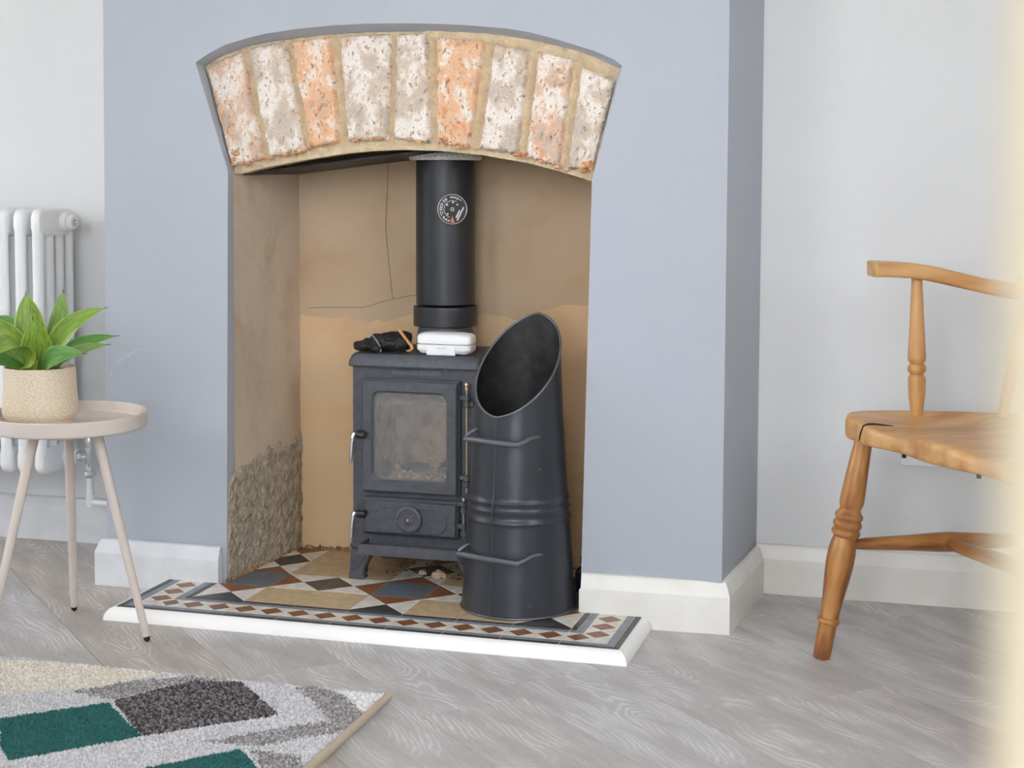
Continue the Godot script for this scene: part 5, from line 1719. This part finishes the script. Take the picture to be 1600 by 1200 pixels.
	for k: Array in [[0.318, 0.075, 0.362, 0.083], [0.338, 0.105, 0.398, 0.118], [0.367, 0.178, 0.424, 0.182], [0.375, 0.255, 0.436, 0.255], [0.367, 0.332, 0.424, 0.328], [0.338, 0.405, 0.398, 0.392], [0.318, 0.435, 0.362, 0.427]]:
		turned("spindle", Vector3(k[0], 0.418, k[1]), Vector3(k[2], 0.632, k[3]), [Vector2(0.0085, 0.0), Vector2(0.0105, 0.15), Vector2(0.0125, 0.34), Vector2(0.0095, 0.38), Vector2(0.0125, 0.42), Vector2(0.0095, 0.8), Vector2(0.0080, 1.0)], M.wood_y, c, 20)
	b = MB.new()
	b.tube([Vector3(0.0345, 0.389, 0.052), Vector3(0.0338, 0.402, 0.056), Vector3(0.0352, 0.4165, 0.062), Vector3(0.040, 0.4205, 0.068), Vector3(0.048, 0.4215, 0.076), Vector3(0.060, 0.4205, 0.086), Vector3(0.074, 0.4195, 0.094)], [0.0010, 0.0015, 0.0016, 0.0018, 0.0018, 0.0014, 0.0006], 6)
	part("split", b, M.char, c).set_meta("label", "dark split in the corner of the seat")
	for z: float in [0.155, 0.345]:
		part("screw_end", MB.new().lathe([Vector2(0.0, 0.376), Vector2(0.0036, 0.3765), Vector2(0.0036, 0.386), Vector2(0.0, 0.3862)], 10, Transform3D(Basis(), Vector3(0.052, 0, z))), M.rubber, c)
	# ---- socket on the wall behind
	var so := thing("wall_socket", "white double wall socket on the alcove wall behind the armchair seat", "socket", Vector3(1.386, 0.3165, BACK))
	part("plate", MB.new().prism(rounded(-0.073, 0.073, -0.043, 0.043, 0.004), 0.0, 0.0095, 0.002, flat_xf(0.0)), M.white_plastic, so, 35.0)
	for k: float in [-1.0, 1.0]:
		part("switch", MB.new().box(Vector3(k * 0.018, 0.022, 0.0105), Vector3(0.011, 0.02, 0.005), 0.001, Basis(Vector3.RIGHT, 0.12)), M.white_plastic, so)
		for h: Array in [[0.0, 0.004, 0.004, 0.008], [-0.011, -0.012, 0.0065, 0.004], [0.011, -0.012, 0.0065, 0.004]]:
			part("socket_hole", MB.new().box(Vector3(k * 0.040 + h[0], h[1], 0.0095), Vector3(h[2], h[3], 0.0006)), M.rubber, so)

# ---------------------------------------------------------------- rug
func rug() -> void:
	var r := thing("rug", "pale grey rug with green and charcoal geometric blocks at the lower left", "rug")
	var x0 := -0.95
	var x1 := 0.5535
	var z0 := 0.404
	var z1 := 1.95
	var e := 0.008
	var b := MB.new()
	span(b, Vector3(x0, 0.0005, z0), Vector3(x1, 0.004, z1))
	part("backing", b, M.binding, r)
	part("pile", MB.new().prism(PackedVector2Array([Vector2(x0 + e, z0 + 0.002), Vector2(x1 - e, z0 + 0.002), Vector2(x1 - e, z1 - e), Vector2(x0 + e, z1 - e)]), 0.004, 0.0095, 0.003), M.pile_grey, r)
	for s in 2:
		var x := x1 - 0.003 if s == 0 else x0 + 0.003
		b = MB.new()
		var pts := []
		for i in 60:
			pts.append(Vector3(x + 0.0006 * sin(i * 1.7), 0.0075, lerpf(z0 - 0.003, z1, i / 59.0)))
		b.tube(pts, [0.0066], 12)
		part("binding", b, M.binding, r, 60.0)
	var all := [
		["pile_green", RUG_GREEN], ["pile_dark", RUG_DARK], ["pile_green", RUG_GREEN2], ["pile_cream", RUG_CREAM],
		["pile_mid", RUG_STREAK], ["pile_mid", RUG_RING], ["pile_mid", RUG_WEDGE], ["pile_white", RUG_WHITE], ["pile_mid", RUG_LOW], ["pile_mid", RUG_LEFT]]
	for k: Array in all:
		var poly := PackedVector2Array()
		for q: Vector2 in k[1]:
			poly.append(q)
		part("pile_block", MB.new().prism(poly, 0.005, 0.0105, 0.0015), M[k[0]], r)
	# tufts: the ends of the pile where it shows
	var ball := SphereMesh.new()
	ball.radius = 0.5
	ball.height = 1.0
	ball.radial_segments = 5
	ball.rings = 2
	var tint := {"pile_green": c8(36, 98, 94), "pile_dark": c8(96, 91, 93), "pile_cream": c8(224, 216, 202), "pile_mid": c8(156, 151, 151), "pile_white": c8(232, 230, 230), "pile_grey": c8(206, 204, 206)}
	var where := {}
	for key: String in tint:
		where[key] = []
	var step := 0.0042
	for i in int((x1 + 0.25) / step) - 3:
		for j in int(0.47 / step):
			var p := Vector2(x1 - 0.011 - i * step + rng.randf_range(-1, 1) * 0.0016, z0 + 0.001 + j * step + rng.randf_range(-1, 1) * 0.0016)
			var q := p + Vector2(rng.randf_range(-1, 1), rng.randf_range(-1, 1)) * 0.0055
			var kind := "pile_grey"
			for k: Array in all:
				if Geometry2D.is_point_in_polygon(p if k[0] in ["pile_green", "pile_dark"] else q, k[1]):
					kind = k[0]
					break
			where[kind].append(p)
	var tm := mat(Color.WHITE, 1.0)
	tm.vertex_color_use_as_albedo = true
	for key: String in where:
		var mm := MultiMesh.new()
		mm.transform_format = MultiMesh.TRANSFORM_3D
		mm.use_colors = true
		mm.mesh = ball
		mm.instance_count = where[key].size()
		var dark := key == "pile_dark"
		for i in where[key].size():
			var p: Vector2 = where[key][i]
			var s := rng.randf_range(0.0042, 0.0060)
			var bs := Basis(Vector3(rng.randf_range(-1, 1), 0, rng.randf_range(-1, 1)).normalized(), rng.randf_range(0.0, 0.7)) * Basis(Vector3.UP, rng.randf() * TAU)
			mm.set_instance_transform(i, Transform3D(bs.scaled_local(Vector3(s, 0.008 if dark else 0.0062, s)), Vector3(p.x, 0.0095 + rng.randf_range(0.0, 0.0012) + (0.0012 if dark else 0.0), p.y)))
			var v := rng.randf_range(0.45, 1.55) if dark else rng.randf_range(0.9, 1.1)
			if key == "pile_mid":
				v = rng.randf_range(0.75, 1.25)
			var col: Color = tint[key]
			mm.set_instance_color(i, Color(col.r * v, col.g * v, col.b * v).srgb_to_linear())
		var o := MultiMeshInstance3D.new()
		o.name = numbered("tufts", r)
		o.multimesh = mm
		o.material_override = tm
		o.set_meta("kind", "stuff")
		r.add_child(o, true)

# ---------------------------------------------------------------- small things
func small_things() -> void:
	for k: Array in [[Vector3(0.372, HEARTH + 0.004, -0.285), Vector3(0.0085, 0.0055, 0.007), 901, "small pale lump of mortar on the hearth under the stove, the smaller left one"], [Vector3(0.412, HEARTH + 0.006, -0.272), Vector3(0.0145, 0.0085, 0.010), 902, "larger pale lump of mortar on the hearth under the stove"]]:
		var b := MB.new()
		lump_stone(b, k[0], k[1], k[2], 18, 12)
		tag(part("mortar_lump", b, M.mortar, self, 35.0), k[3], "stone", "lumps under the stove")
	var nz := noise(911, 1.0, 4)
	var b := MB.new()
	for i in 220:
		var x := rng.randf_range(0.29, 0.50)
		var z := rng.randf_range(-0.41, -0.262) + 0.03 * nz.get_noise_1d(x * 40.0)
		var s := rng.randf_range(0.0008, 0.0032)
		lump_stone(b, Vector3(x, HEARTH + s * 0.35, z), Vector3(s, s * 0.7, s), i, 5, 4)
	var d := tag(part("ash_crumbs", b, M.dirt, self, 40.0), "scattered brown crumbs of ash and grit on the hearth beneath the stove", "ash")
	d.set_meta("kind", "stuff")
	# a dark bottle standing in the gap behind the scuttle
	var o := thing("dark_canister", "small dark blue-black canister half hidden in the gap between coal scuttle and right skirting", "canister", Vector3(0.722, HEARTH + 0.0004, -0.26))
	part("body", MB.new().lathe([Vector2(0.0, 0.0), Vector2(0.020, 0.0), Vector2(0.022, 0.003), Vector2(0.022, 0.036), Vector2(0.018, 0.044), Vector2(0.010, 0.049), Vector2(0.0095, 0.054), Vector2(0.0, 0.054)], 28), M.bottle, o, 35.0)
	part("cap", MB.new().lathe([Vector2(0.0115, 0.0545), Vector2(0.0115, 0.066), Vector2(0.0095, 0.068), Vector2(0.0, 0.068)], 20), M.rubber, o, 30.0)
